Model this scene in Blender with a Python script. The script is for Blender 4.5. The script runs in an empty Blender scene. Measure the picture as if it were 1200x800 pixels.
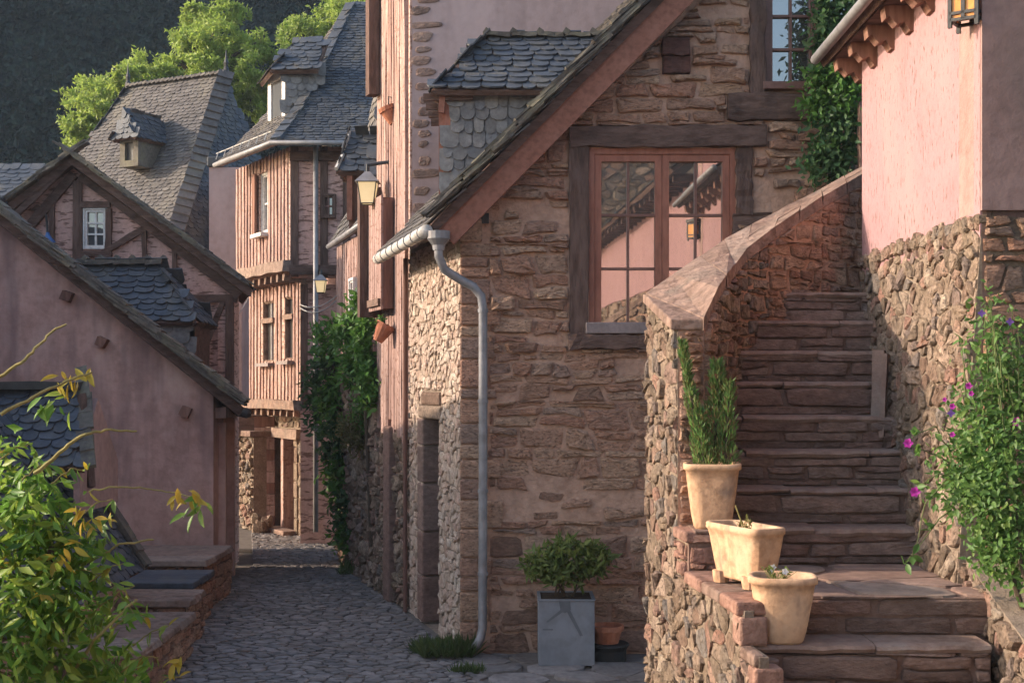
import bpy, math, random
import numpy as np
from mathutils import Vector, Matrix
from mathutils.geometry import tessellate_polygon

random.seed(7); np.random.seed(7)
R = math.radians
scene = bpy.context.scene
COL = scene.collection

# ------------------------------------------------------------------ camera
EYE = 2.17; FPX = 1600.0; HOR = 450.0
cam_data = bpy.data.cameras.new('camera'); cam = bpy.data.objects.new('camera', cam_data)
COL.objects.link(cam); scene.camera = cam
cam.location = (0, 0, EYE); cam.rotation_euler = (R(90), 0, 0)
cam_data.sensor_width = 36; cam_data.lens = 36 * FPX / 1200
cam_data.shift_y = (HOR - 400) / 1200
cam_data.clip_end = 1000; cam_data.clip_start = 0.05

# ------------------------------------------------------------------ light
SUN = Vector((1.0, -0.03, -0.40)).normalized()          # direction the light travels
world = bpy.data.worlds.new('World'); scene.world = world; world.use_nodes = True
wn = world.node_tree.nodes; wl = world.node_tree.links
bg = wn['Background']; sky = wn.new('ShaderNodeTexSky'); sky.sky_type = 'NISHITA'
sky.sun_disc = False; sky.sun_elevation = math.asin(-SUN.z)
sky.sun_rotation = math.atan2(-SUN.x, -SUN.y)
sky.air_density = 1.0; sky.dust_density = 2.0; sky.ozone_density = 1.0
wl.new(sky.outputs[0], bg.inputs[0]); bg.inputs[1].default_value = 0.15
sd = bpy.data.lights.new('sun', 'SUN'); sd.energy = 2.2; sd.angle = R(0.6); sd.color = (1.0, 0.84, 0.68)
so = bpy.data.objects.new('sun', sd); COL.objects.link(so); so.location = (-20, 5, 20)
so.rotation_euler = SUN.to_track_quat('-Z', 'Y').to_euler()
vs = scene.view_settings
vs.view_transform = 'Standard'; vs.look = 'None'; vs.gamma = 1; vs.exposure = 1.55; vs.use_curve_mapping = False

HAZE = 0.0007

# ------------------------------------------------------------------ helpers
def P(px, py, d): return Vector(((px - 600) / FPX * d, d, EYE + (HOR - py) / FPX * d))
def XX(px, d): return (px - 600) / FPX * d
def ZZ(py, d): return EYE + (HOR - py) / FPX * d
UP = Vector((0, 0, 1))
rnd = random.uniform

class Fr:
    """A plane: origin, u (across), v (up), n (out)."""
    def __init__(s, O, u, v=None, n=None):
        s.O = Vector(O); s.u = Vector(u).normalized()
        if v is None: v = UP
        v = Vector(v); v = (v - s.u * v.dot(s.u)).normalized(); s.v = v
        s.n = s.u.cross(s.v).normalized() if n is None else Vector(n)
    def pt(s, a, b, c=0.0): return s.O + s.u * a + s.v * b + s.n * c
    def px(s, px, py):
        dv = Vector(((px - 600) / FPX, 1, (HOR - py) / FPX)); o = Vector((0, 0, EYE))
        t = (s.O - o).dot(s.n) / dv.dot(s.n); q = o + dv * t - s.O
        return (q.dot(s.u), q.dot(s.v))
    def mat(s, a, b, c=0.0):
        m = Matrix.Identity(4); p = s.pt(a, b, c)
        for i in range(3):
            m[i][0] = s.u[i]; m[i][1] = s.v[i]; m[i][2] = s.n[i]; m[i][3] = p[i]
        return m
def wall_frame(A, B):
    """vertical plane through plan points A to B seen left to right from outside; z absolute"""
    return Fr((A[0], A[1], 0), (B[0] - A[0], B[1] - A[1], 0))

class MB:
    def __init__(s): s.v = []; s.f = []
    def add(s, vs, fs):
        o = len(s.v); s.v += [tuple(x) for x in vs]; s.f += [tuple(i + o for i in f) for f in fs]
    def hexa(s, p):  # 8 pts: bottom 4 ccw, top 4
        s.add(p, [(3, 2, 1, 0), (4, 5, 6, 7), (0, 1, 5, 4), (1, 2, 6, 5), (2, 3, 7, 6), (3, 0, 4, 7)])
    def fbox(s, fr, a0, b0, a1, b1, c0, c1):
        s.hexa([fr.pt(a0, b0, c0), fr.pt(a1, b0, c0), fr.pt(a1, b1, c0), fr.pt(a0, b1, c0),
                fr.pt(a0, b0, c1), fr.pt(a1, b0, c1), fr.pt(a1, b1, c1), fr.pt(a0, b1, c1)])
    def box(s, x0, y0, z0, x1, y1, z1):
        s.hexa([(x0, y0, z0), (x1, y0, z0), (x1, y1, z0), (x0, y1, z0), (x0, y0, z1), (x1, y0, z1), (x1, y1, z1), (x0, y1, z1)])
    def bar(s, p, q, w, h, up=UP, seg=1, jit=0.0, taper=1.0):
        """square beam from p to q, width w (side) and height h (up); seg>1 with jitter gives an old hewn timber"""
        p = Vector(p); q = Vector(q); t = (q - p).normalized(); side = t.cross(Vector(up))
        if side.length < 1e-4: side = t.cross(Vector((1, 0, 0)))
        side.normalize(); upv = side.cross(t).normalized()
        rings = []
        for i in range(seg + 1):
            k = i / seg; c = p.lerp(q, k); sc = 1 + (taper - 1) * k
            r = []
            for sa, sb in ((-1, -1), (1, -1), (1, 1), (-1, 1)):
                j = Vector((rnd(-jit, jit), rnd(-jit, jit), rnd(-jit, jit)))
                r.append(c + side * sa * w / 2 * sc + upv * sb * h / 2 * sc + j)
            rings.append(r)
        vs = [x for r in rings for x in r]; fs = [(3, 2, 1, 0)]
        for i in range(seg):
            o = 4 * i
            for k in range(4): fs.append((o + k, o + (k + 1) % 4, o + 4 + (k + 1) % 4, o + 4 + k))
        o = 4 * seg; fs.append((o, o + 1, o + 2, o + 3)); s.add(vs, fs)
    def tube(s, pts, rad, n=8, cap=True):
        pts = [Vector(p) for p in pts]; m = len(pts)
        rads = rad if isinstance(rad, (list, tuple)) else [rad] * m
        vs = []; fs = []; ref = None
        for i, p in enumerate(pts):
            t = (pts[min(i + 1, m - 1)] - pts[max(i - 1, 0)]).normalized()
            if ref is None: ref = t.cross(UP) if abs(t.z) < 0.95 else t.cross(Vector((0, 1, 0)))
            ref = (ref - t * ref.dot(t)).normalized(); b = t.cross(ref)
            for k in range(n):
                a = 2 * math.pi * k / n
                vs.append(p + (ref * math.cos(a) + b * math.sin(a)) * rads[i])
        for i in range(m - 1):
            for k in range(n):
                fs.append((i * n + k, i * n + (k + 1) % n, (i + 1) * n + (k + 1) % n, (i + 1) * n + k))
        if cap: fs.append(tuple(range(n - 1, -1, -1))); fs.append(tuple((m - 1) * n + k for k in range(n)))
        s.add(vs, fs)
    def prism(s, fr, poly, c0, c1, holes=()):
        """polygon (with holes) in frame extruded from c0 to c1"""
        loops = [list(poly)] + [list(h) for h in holes]
        flat = [p for l in loops for p in l]; N = len(flat)
        tri = tessellate_polygon([[Vector((a, b, 0)) for a, b in l] for l in loops])
        vs = [fr.pt(a, b, c1) for a, b in flat] + [fr.pt(a, b, c0) for a, b in flat]; fs = []
        for t in tri:
            A, B, C = (Vector(flat[i] + (0,)) if isinstance(flat[i], tuple) else Vector((flat[i][0], flat[i][1], 0)) for i in t)
            if (B - A).cross(C - A).z < 0: t = (t[0], t[2], t[1])
            fs.append(tuple(t)); fs.append((t[2] + N, t[1] + N, t[0] + N))
        o = 0
        for li, l in enumerate(loops):
            n = len(l); ar = sum(l[i][0] * l[(i + 1) % n][1] - l[(i + 1) % n][0] * l[i][1] for i in range(n))
            ccw = (ar > 0) == (li == 0)
            for i in range(n):
                j = (i + 1) % n; q = (o + i, o + j, o + j + N, o + i + N)
                fs.append(tuple(reversed(q)) if ccw else q)
            o += n
        s.add(vs, fs)
    def lathe(s, c, prof, n=20, squash=None):
        """profile [(r,z)] around vertical axis at c; squash f(angle)->radius factor"""
        vs = []; fs = []
        for r, z in prof:
            for k in range(n):
                a = 2 * math.pi * k / n; q = squash(a) if squash else 1
                vs.append((c[0] + r * q * math.cos(a), c[1] + r * q * math.sin(a), c[2] + z))
        for i in range(len(prof) - 1):
            for k in range(n):
                fs.append((i * n + k, i * n + (k + 1) % n, (i + 1) * n + (k + 1) % n, (i + 1) * n + k))
        fs.append(tuple(range(n - 1, -1, -1))); fs.append(tuple((len(prof) - 1) * n + k for k in range(n)))
        s.add(vs, fs)
    def mesh(s, name, mat, smooth=False):
        me = bpy.data.meshes.new(name); me.from_pydata(s.v, [], s.f)
        if mat: me.materials.append(mat)
        if smooth: me.polygons.foreach_set('use_smooth', [True] * len(me.polygons))
        return me
    def build(s, name, mat, parent=None, smooth=False, bevel=0, basis=None):
        me = s.mesh(name, mat, smooth); return link(name, me, parent, basis, bevel)

def wm(o):
    """world matrix without a depsgraph"""
    if o.parent is None: return o.matrix_basis.copy()
    return wm(o.parent) @ o.matrix_parent_inverse @ o.matrix_basis
def link(name, me, parent=None, basis=None, bevel=0):
    o = bpy.data.objects.new(name, me); COL.objects.link(o)
    if basis is not None: o.matrix_basis = basis
    if parent is not None:
        o.parent = parent; o.matrix_parent_inverse = wm(parent).inverted()
    if bevel:
        b = o.modifiers.new('bevel', 'BEVEL'); b.width = bevel; b.segments = 2; b.limit_method = 'ANGLE'
    return o
def tag(o, label=None, cat=None, group=None, kind=None):
    if label: o['label'] = label
    if cat: o['category'] = cat
    if group: o['group'] = group
    if kind: o['kind'] = kind
    return o
def thing(name, label, cat, loc, group=None):
    o = bpy.data.objects.new(name, None); COL.objects.link(o); o.location = loc
    o.empty_display_size = 0.2
    o.matrix_basis = Matrix.Translation(Vector(loc))
    return tag(o, label, cat, group)

def np_mesh(name, V, faces_n, mat, smooth=False):
    """V (N,3); faces_n (M,k) int"""
    me = bpy.data.meshes.new(name); V = np.asarray(V, dtype=np.float32); Fc = np.asarray(faces_n, dtype=np.int32)
    M, k = Fc.shape
    me.vertices.add(len(V)); me.vertices.foreach_set('co', V.ravel())
    me.loops.add(M * k); me.loops.foreach_set('vertex_index', Fc.ravel())
    me.polygons.add(M); me.polygons.foreach_set('loop_start', np.arange(0, M * k, k, dtype=np.int32))
    me.polygons.foreach_set('loop_total', np.full(M, k, dtype=np.int32))
    if smooth: me.polygons.foreach_set('use_smooth', np.ones(M, dtype=bool))
    me.materials.append(mat); me.update(calc_edges=True)
    return me

# ------------------------------------------------------------------ materials
def _ramp(nt, cols, fac, interp='LINEAR'):
    r = nt.nodes.new('ShaderNodeValToRGB'); e = r.color_ramp.elements; r.color_ramp.interpolation = interp
    n = len(cols)
    for i, c in enumerate(cols):
        pos = i / max(1, n - 1)
        if i == 0: el = e[0]; el.position = 0
        elif i == 1 and n >= 2: el = e[1]; el.position = pos
        else: el = e.new(pos)
        el.color = (c[0], c[1], c[2], 1)
    nt.links.new(fac, r.inputs[0]); return r.outputs[0]
def _noise(nt, vec, scale, detail=6, rough=0.6, dist=0.0):
    n = nt.nodes.new('ShaderNodeTexNoise'); n.inputs['Scale'].default_value = scale
    n.inputs['Detail'].default_value = detail; n.inputs['Roughness'].default_value = rough; n.inputs['Distortion'].default_value = dist
    nt.links.new(vec, n.inputs['Vector']); return n.outputs[0]
def _math(nt, op, a, b=None, clamp=False):
    m = nt.nodes.new('ShaderNodeMath'); m.operation = op; m.use_clamp = clamp
    for i, x in enumerate((a, b)):
        if x is None: continue
        if isinstance(x, (int, float)): m.inputs[i].default_value = x
        else: nt.links.new(x, m.inputs[i])
    return m.outputs[0]
def _mix(nt, mode, fac, a, b):
    m = nt.nodes.new('ShaderNodeMix'); m.data_type = 'RGBA'; m.blend_type = mode
    for sock, x in ((m.inputs[0], fac), (m.inputs[6], a), (m.inputs[7], b)):
        if isinstance(x, (int, float)): sock.default_value = x
        elif isinstance(x, tuple): sock.default_value = (x[0], x[1], x[2], 1)
        else: nt.links.new(x, sock)
    return m.outputs[2]
def _stretch(nt, vec, sc):
    m = nt.nodes.new('ShaderNodeMapping'); m.inputs['Scale'].default_value = sc
    nt.links.new(vec, m.inputs[0]); return m.outputs[0]
def _range(nt, x, a, b, c=0.0, d=1.0):
    m = nt.nodes.new('ShaderNodeMapRange'); nt.links.new(x, m.inputs[0])
    for i, v in enumerate((a, b, c, d)): m.inputs[i + 1].default_value = v
    return m.outputs[0]

def material(name, cols, scale=4, rough=0.9, spec=0.15, bump=0.4, bscale=45, bdist=0.01, piece=None, pvar=0.0,
             stretch=(1, 1, 1), stain=None, stain_scale=1.2, fleck=None, fleck_sc=(1, 1, 1), fleck_scale=10, fleck_lo=0.6, fleck_hi=0.64,
             translucent=0.0, metallic=0.0, grime=0.35):
    m = bpy.data.materials.new(name); m.use_nodes = True; nt = m.node_tree; b = nt.nodes['Principled BSDF']
    g = nt.nodes.new('ShaderNodeNewGeometry'); pos = g.outputs['Position']; vec = _stretch(nt, pos, stretch) if stretch != (1, 1, 1) else pos
    n1 = _noise(nt, vec, scale); f = _range(nt, n1, 0.3, 0.7)
    if piece:
        oi = nt.nodes.new('ShaderNodeObjectInfo')
        r = _math(nt, 'FRACT', _math(nt, 'ADD', oi.outputs['Random'], g.outputs['Random Per Island']))
        col = _ramp(nt, piece, r)
        v = _math(nt, 'ADD', _math(nt, 'MULTIPLY', f, 0.55), 0.72)
        mult = nt.nodes.new('ShaderNodeCombineColor')
        for i in range(3): nt.links.new(v, mult.inputs[i])
        col = _mix(nt, 'MULTIPLY', 1.0, col, mult.outputs[0])
        if cols: col = _mix(nt, 'MIX', _range(nt, _noise(nt, vec, scale * 2.7), 0.5, 0.72, 0, 0.6), col, cols[0])
    else:
        col = _ramp(nt, cols, f)
    h = _noise(nt, vec, bscale, 8, 0.65)
    if grime:
        col = _mix(nt, 'MULTIPLY', _range(nt, _noise(nt, vec, bscale * 0.6, 5), 0.42, 0.66, 0, grime), col, (0.35, 0.30, 0.28))
    if stain:
        sf = _range(nt, _noise(nt, _stretch(nt, pos, (1, 1, 0.5)), stain_scale, 5, 0.65), 0.50, 0.68, 0, 0.75)
        col = _mix(nt, 'MIX', sf, col, stain)
    if fleck:
        fn = _noise(nt, _stretch(nt, pos, fleck_sc), fleck_scale, 3, 0.6)
        ff = _range(nt, fn, fleck_lo, fleck_hi)
        col = _mix(nt, 'MIX', ff, col, fleck)
        h = _math(nt, 'SUBTRACT', h, _math(nt, 'MULTIPLY', ff, 0.5))
    nt.links.new(col, b.inputs['Base Color'])
    b.inputs['Roughness'].default_value = rough; b.inputs['Specular IOR Level'].default_value = spec; b.inputs['Metallic'].default_value = metallic
    if bump:
        bn = nt.nodes.new('ShaderNodeBump'); bn.inputs['Strength'].default_value = bump; bn.inputs['Distance'].default_value = bdist
        nt.links.new(h, bn.inputs['Height']); nt.links.new(bn.outputs[0], b.inputs['Normal'])
    if translucent:
        tr = nt.nodes.new('ShaderNodeBsdfTranslucent'); nt.links.new(col, tr.inputs[0])
        mx = nt.nodes.new('ShaderNodeMixShader'); mx.inputs[0].default_value = translucent
        nt.links.new(b.outputs[0], mx.inputs[1]); nt.links.new(tr.outputs[0], mx.inputs[2])
        nt.links.new(mx.outputs[0], nt.nodes['Material Output'].inputs[0])
    return m

STONE_P = [(.29, .165, .115), (.50, .295, .20), (.42, .225, .15), (.55, .36, .245), (.46, .235, .155), (.36, .245, .19), (.52, .315, .20)]
STONE_L = [(.15, .11, .08), (.28, .205, .145), (.20, .125, .09), (.38, .30, .225), (.30, .165, .12), (.19, .165, .145), (.25, .18, .125), (.34, .25, .19)]
STONE_D = [(.17, .115, .095), (.26, .175, .14), (.21, .135, .11), (.30, .21, .17), (.24, .145, .115), (.21, .16, .14)]
M = {}
M['gable_stone'] = material('gable_stone', [(.30, .185, .13)], 12, piece=STONE_P, bump=1.0, bscale=44, bdist=.03, stretch=(1, 1, 2.2), grime=.45, fleck=(.24, .15, .11), fleck_sc=(1, 1, 2), fleck_scale=42, fleck_lo=.58, fleck_hi=.68)
M['gable_mortar'] = material('gable_mortar', [(.37, .22, .155), (.50, .315, .225), (.42, .255, .18)], 3, bump=0.9, bscale=26, bdist=.025, stain=(.27, .165, .125))
M['rubble'] = material('rubble', [(.30, .225, .165)], 14, piece=STONE_L, bump=.9, bscale=55, bdist=.022, grime=.6, fleck=(.13, .095, .07), fleck_scale=55, fleck_lo=.56, fleck_hi=.66)
M['pale_rubble'] = material('pale_rubble', [(.50, .38, .29)], 11, piece=[(.40, .30, .22), (.55, .42, .33), (.46, .32, .24), (.60, .49, .39), (.50, .34, .26)], bump=1.0, bscale=42, bdist=.02, grime=.4)
M['rubble_mortar'] = material('rubble_mortar', [(.22, .165, .12), (.34, .26, .195)], 9, bump=.9, bscale=55, bdist=.022)
M['dark_stone'] = material('dark_stone', [(.18, .11, .08)], 9, piece=STONE_D, bump=.9, bscale=40, bdist=.02, stretch=(1, 1, 2))
M['dark_mortar'] = material('dark_mortar', [(.17, .11, .088), (.24, .155, .12)], 5, bump=.8, bscale=30, bdist=.02)
M['step_slab'] = material('step_slab', [(.19, .125, .10), (.28, .19, .15), (.235, .155, .125)], 5, bump=.7, bscale=35, bdist=.015, stain=(.30, .24, .20), stain_scale=5)
M['landing_flag'] = material('landing_flag', [(.24, .17, .13)], 5, piece=[(.20, .14, .11), (.28, .21, .17), (.24, .15, .12), (.31, .25, .21)], bump=.6, bscale=30)
M['cap_flag'] = material('cap_flag', [(.27, .185, .145)], 9, piece=[(.23, .15, .115), (.30, .20, .155), (.27, .175, .135), (.34, .245, .195)], bump=1.0, bscale=22, bdist=.03, grime=.6, stain=(.20, .155, .125), stain_scale=5)
M['red_brick'] = material('red_brick', [(.36, .205, .155)], 8, piece=[(.34, .185, .135), (.40, .24, .18), (.30, .165, .125)], bump=1.0, bscale=30, bdist=.03, grime=.6)
M['cobble'] = material('cobble', [(.17, .15, .14)], 8, rough=.7, spec=.3, piece=[(.10, .09, .086), (.17, .15, .14), (.14, .115, .10), (.23, .20, .185), (.15, .135, .13)], bump=.7, bscale=40)
M['earth'] = material('earth', [(.11, .092, .08), (.17, .145, .125)], 4, bump=.8, bscale=25)
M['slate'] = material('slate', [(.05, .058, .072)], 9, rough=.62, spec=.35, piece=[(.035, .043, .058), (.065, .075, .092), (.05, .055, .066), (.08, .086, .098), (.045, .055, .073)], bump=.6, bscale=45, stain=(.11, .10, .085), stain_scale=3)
M['slate_sunlit'] = material('slate_sunlit', [(.13, .11, .095)], 6, rough=.75, spec=.25, piece=[(.075, .068, .066), (.12, .108, .102), (.09, .08, .078), (.15, .135, .124)], bump=.6, bscale=45, stain=(.16, .14, .11), stain_scale=2)  # paler, browner slate for sunward slopes: sunlight put into the colour
M['slate_edge'] = material('slate_edge', [(.10, .085, .07)], 6, rough=.8, piece=[(.075, .065, .058), (.14, .12, .10), (.10, .085, .07), (.17, .15, .12)], bump=.7, bscale=45, stain=(.19, .17, .11), stain_scale=4)
M['scale_slate'] = material('scale_slate', [(.15, .14, .135)], 9, rough=.7, spec=.3, piece=[(.12, .115, .115), (.19, .175, .165), (.15, .135, .125), (.22, .20, .18), (.14, .14, .15)], bump=.6, bscale=45)
M['pink_render'] = material('pink_render', [(.30, .17, .168), (.35, .205, .205), (.325, .185, .184)], 2.0, bump=.35, bscale=60, bdist=.008, stain=(.37, .22, .21), stain_scale=1.4,
                            fleck=(.15, .095, .08), fleck_sc=(2.6, 2.6, 0.75), fleck_scale=20, fleck_lo=.60, fleck_hi=.65, grime=.15)
M['mauve_render'] = material('mauve_render', [(.40, .235, .19), (.54, .335, .275), (.46, .28, .225)], .9, bump=.7, bscale=18, bdist=.012, stain=(.58, .40, .335), stain_scale=2.2, grime=.3,
                            fleck=(.22, .14, .13), fleck_sc=(1, 1, .16), fleck_scale=3.0, fleck_lo=.50, fleck_hi=.74)
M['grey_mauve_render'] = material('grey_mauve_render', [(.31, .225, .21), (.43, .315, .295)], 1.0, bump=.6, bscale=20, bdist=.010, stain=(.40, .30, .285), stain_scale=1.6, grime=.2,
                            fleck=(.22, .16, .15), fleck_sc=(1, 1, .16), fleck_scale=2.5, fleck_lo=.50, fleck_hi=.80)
M['brown_shade_render'] = material('brown_shade_render', [(.28, .175, .15), (.36, .235, .205)], 1.6, bump=.7, bscale=22, bdist=.012, stain=(.21, .15, .13), stain_scale=2.5, grime=.3)  # shade on the pink house front put into a browner render colour
M['pink_infill'] = material('pink_infill', [(.52, .31, .255), (.60, .38, .315)], 3, bump=.6, bscale=40, stain=(.40, .235, .19),
                            fleck=(.20, .11, .085), fleck_sc=(1, 1, 4.5), fleck_scale=6, fleck_lo=.54, fleck_hi=.60)
M['lit_infill'] = material('lit_infill', [(.46, .31, .25), (.56, .39, .325)], 3, bump=.8, bscale=30, fleck=(.27, .16, .12), fleck_sc=(1, 1, 2.6), fleck_scale=12, fleck_lo=.52, fleck_hi=.59)
M['pink_plank'] = material('pink_plank', [(.38, .245, .205)], 8, piece=[(.36, .23, .19), (.43, .29, .245), (.33, .205, .17)], stretch=(1, 1, .12), bump=.7, bscale=40, grime=.55, fleck=(.26, .15, .115), fleck_sc=(1, 1, 1.6), fleck_scale=16, fleck_lo=.56, fleck_hi=.62)
M['red_plank'] = material('red_plank', [(.20, .10, .075)], 8, piece=[(.20, .10, .075), (.26, .14, .10), (.17, .09, .07)], stretch=(1, 1, .12), bump=.6, bscale=40, grime=.5)
M['old_timber'] = material('old_timber', [(.085, .053, .042), (.16, .10, .08), (.115, .072, .058)], 4, stretch=(.3, 1, 1), bump=1.0, bscale=36, bdist=.03, grime=.6)
M['timber_v'] = material('timber_v', [(.085, .053, .042), (.16, .10, .08), (.115, .072, .058)], 4, stretch=(1, 1, .2), bump=1.0, bscale=36, bdist=.03, grime=.6)
M['frame_red'] = material('frame_red', [(.22, .075, .045), (.30, .115, .07), (.26, .09, .055)], 4, rough=.55, spec=.35, stretch=(1, 1, .3), bump=.25, bscale=50, grime=.4)
M['barge_red'] = material('barge_red', [(.25, .105, .07), (.32, .145, .10)], 4, rough=.7, bump=.4, bscale=40, grime=.45)
M['dark_red'] = material('dark_red', [(.085, .04, .032), (.14, .07, .055)], 5, stretch=(.4, 1, 1), bump=.9, bscale=36, bdist=.02, grime=.6)
M['muntin'] = material('muntin', [(.16, .075, .055), (.20, .10, .075)], 5, rough=.5, spec=.35, bump=.2)
M['sill_metal'] = material('sill_metal', [(.19, .15, .14), (.24, .19, .18)], 5, rough=.5, spec=.4, bump=.2)
M['white_paint'] = material('white_paint', [(.62, .58, .54), (.72, .69, .65)], 6, rough=.6, bump=.3)
M['zinc'] = material('zinc', [(.20, .195, .20), (.28, .27, .27)], 4, rough=.55, spec=.4, metallic=.3, bump=.3, bscale=14, stain=(.30, .275, .26), stain_scale=5, grime=.45)
M['pale_zinc'] = material('pale_zinc', [(.50, .47, .42), (.62, .58, .52)], 5, rough=.55, spec=.4, bump=.15, stain=(.36, .30, .25), stain_scale=4)
M['iron'] = material('iron', [(.022, .020, .020), (.04, .036, .034)], 8, rough=.5, spec=.45, bump=.2)
M['lamp_glass'] = material('lamp_glass', [(.70, .60, .42), (.80, .72, .54)], 5, rough=.25, spec=.5, bump=0, translucent=.5, grime=0)
M['amber_glass'] = material('amber_glass', [(.72, .26, .045), (.85, .40, .09)], 14, rough=.2, spec=.5, bump=.3, bscale=30, translucent=.25, grime=0)
M['terracotta'] = material('terracotta', [(.48, .285, .165), (.58, .365, .225), (.53, .325, .195)], 5, rough=.9, bump=.5, bscale=40, stain=(.55, .38, .255), stain_scale=4, grime=.5, fleck=(.30, .20, .14), fleck_sc=(1, 1, .5), fleck_scale=9, fleck_lo=.62, fleck_hi=.75)
M['terracotta_red'] = material('terracotta_red', [(.36, .135, .075), (.44, .18, .105)], 6, rough=.85, bump=.3, bscale=50)
M['zinc_planter'] = material('zinc_planter', [(.17, .18, .20), (.22, .23, .25)], 2, rough=.6, spec=.35, bump=.12, bscale=15, stain=(.14, .145, .16), stain_scale=3, grime=.3)
M['planter_mark'] = material('planter_mark', [(.11, .115, .125), (.14, .145, .155)], 8, rough=.7, bump=.1, grime=.1)
M['soil'] = material('soil', [(.045, .032, .024), (.085, .062, .045)], 14, bump=1, bscale=40, bdist=.02)
M['black_plastic'] = material('black_plastic', [(.018, .018, .018), (.03, .03, .03)], 5, rough=.6)
M['blue_bit'] = material('blue_bit', [(.05, .12, .30), (.08, .17, .38)], 8, rough=.5)
M['cable'] = material('cable', [(.30, .29, .28), (.40, .38, .36)], 8, rough=.6, bump=0)
M['bark'] = material('bark', [(.07, .05, .035), (.12, .09, .065)], 6, bump=.8, bscale=30)
M['green_stem'] = material('green_stem', [(.09, .12, .045), (.13, .15, .06)], 10, bump=.2)
M['twig'] = material('twig', [(.22, .19, .07), (.30, .25, .10)], 10, bump=.3)
def leafmat(name, ps, tr=.45, rough=.45): return material(name, None, 3, rough=rough, spec=.3, bump=0, piece=ps, translucent=tr, grime=0)
M['wisteria'] = leafmat('wisteria', [(.085, .19, .028), (.15, .28, .04), (.11, .22, .03), (.21, .33, .05), (.29, .35, .055), (.07, .16, .035)])
M['wisteria_yellow'] = leafmat('wisteria_yellow', [(.38, .28, .03), (.45, .30, .04), (.30, .27, .04)])
M['vine'] = leafmat('vine', [(.07, .16, .035), (.12, .22, .05), (.09, .18, .045), (.19, .28, .065)])
M['ivy'] = leafmat('ivy', [(.04, .095, .032), (.06, .125, .04), (.05, .11, .04), (.10, .17, .05)])
M['creeper'] = leafmat('creeper', [(.06, .15, .03), (.10, .22, .035), (.08, .18, .035), (.14, .26, .045)])
M['dry'] = leafmat('dry', [(.16, .13, .045), (.20, .17, .06), (.12, .13, .04)])
M['conifer'] = leafmat('conifer', [(.10, .19, .055), (.13, .24, .06), (.15, .19, .065), (.19, .15, .06)], .3)
M['laurel'] = leafmat('laurel', [(.10, .15, .035), (.16, .20, .05), (.13, .17, .04), (.21, .23, .07)])
M['locust'] = leafmat('locust', [(.22, .32, .055), (.29, .37, .07), (.24, .34, .06), (.35, .41, .09)], .5)
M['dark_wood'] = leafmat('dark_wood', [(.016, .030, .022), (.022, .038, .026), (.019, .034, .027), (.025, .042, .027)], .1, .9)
M['grass'] = leafmat('grass', [(.06, .10, .03), (.09, .13, .04), (.10, .12, .045)])
M['magenta'] = leafmat('magenta', [(.45, .03, .33), (.52, .06, .40)], .3)
M['violet'] = leafmat('violet', [(.18, .08, .36), (.24, .12, .42)], .3)
M['white_petal'] = leafmat('white_petal', [(.75, .73, .74), (.80, .78, .78)], .3)
_lb = M['lamp_glass'].node_tree.nodes['Principled BSDF']; _lb.inputs['Emission Color'].default_value = (1, .78, .45, 1); _lb.inputs['Emission Strength'].default_value = .25
def glass_mat(name, refl, tint):
    m = bpy.data.materials.new(name); m.use_nodes = True; nt = m.node_tree; b = nt.nodes['Principled BSDF']
    b.inputs['Base Color'].default_value = (*tint, 1); b.inputs['Roughness'].default_value = .3
    g = nt.nodes.new('ShaderNodeBsdfGlossy'); g.inputs['Roughness'].default_value = 0.015; g.inputs['Color'].default_value = (.95, .92, .88, 1)
    ge = nt.nodes.new('ShaderNodeNewGeometry'); n = _noise(nt, ge.outputs['Position'], 2.5, 2)
    bn = nt.nodes.new('ShaderNodeBump'); bn.inputs['Strength'].default_value = .05; bn.inputs['Distance'].default_value = .01
    nt.links.new(n, bn.inputs['Height']); nt.links.new(bn.outputs[0], g.inputs['Normal'])
    mx = nt.nodes.new('ShaderNodeMixShader'); mx.inputs[0].default_value = refl
    nt.links.new(b.outputs[0], mx.inputs[1]); nt.links.new(g.outputs[0], mx.inputs[2]); nt.links.new(mx.outputs[0], nt.nodes['Material Output'].inputs[0])
    return m
M['window_glass'] = glass_mat('window_glass', .46, (.06, .052, .045))
M['upper_glass'] = glass_mat('upper_glass', .28, (.05, .045, .042))
M['dim_glass'] = glass_mat('dim_glass', .18, (.035, .03, .03))

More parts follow.
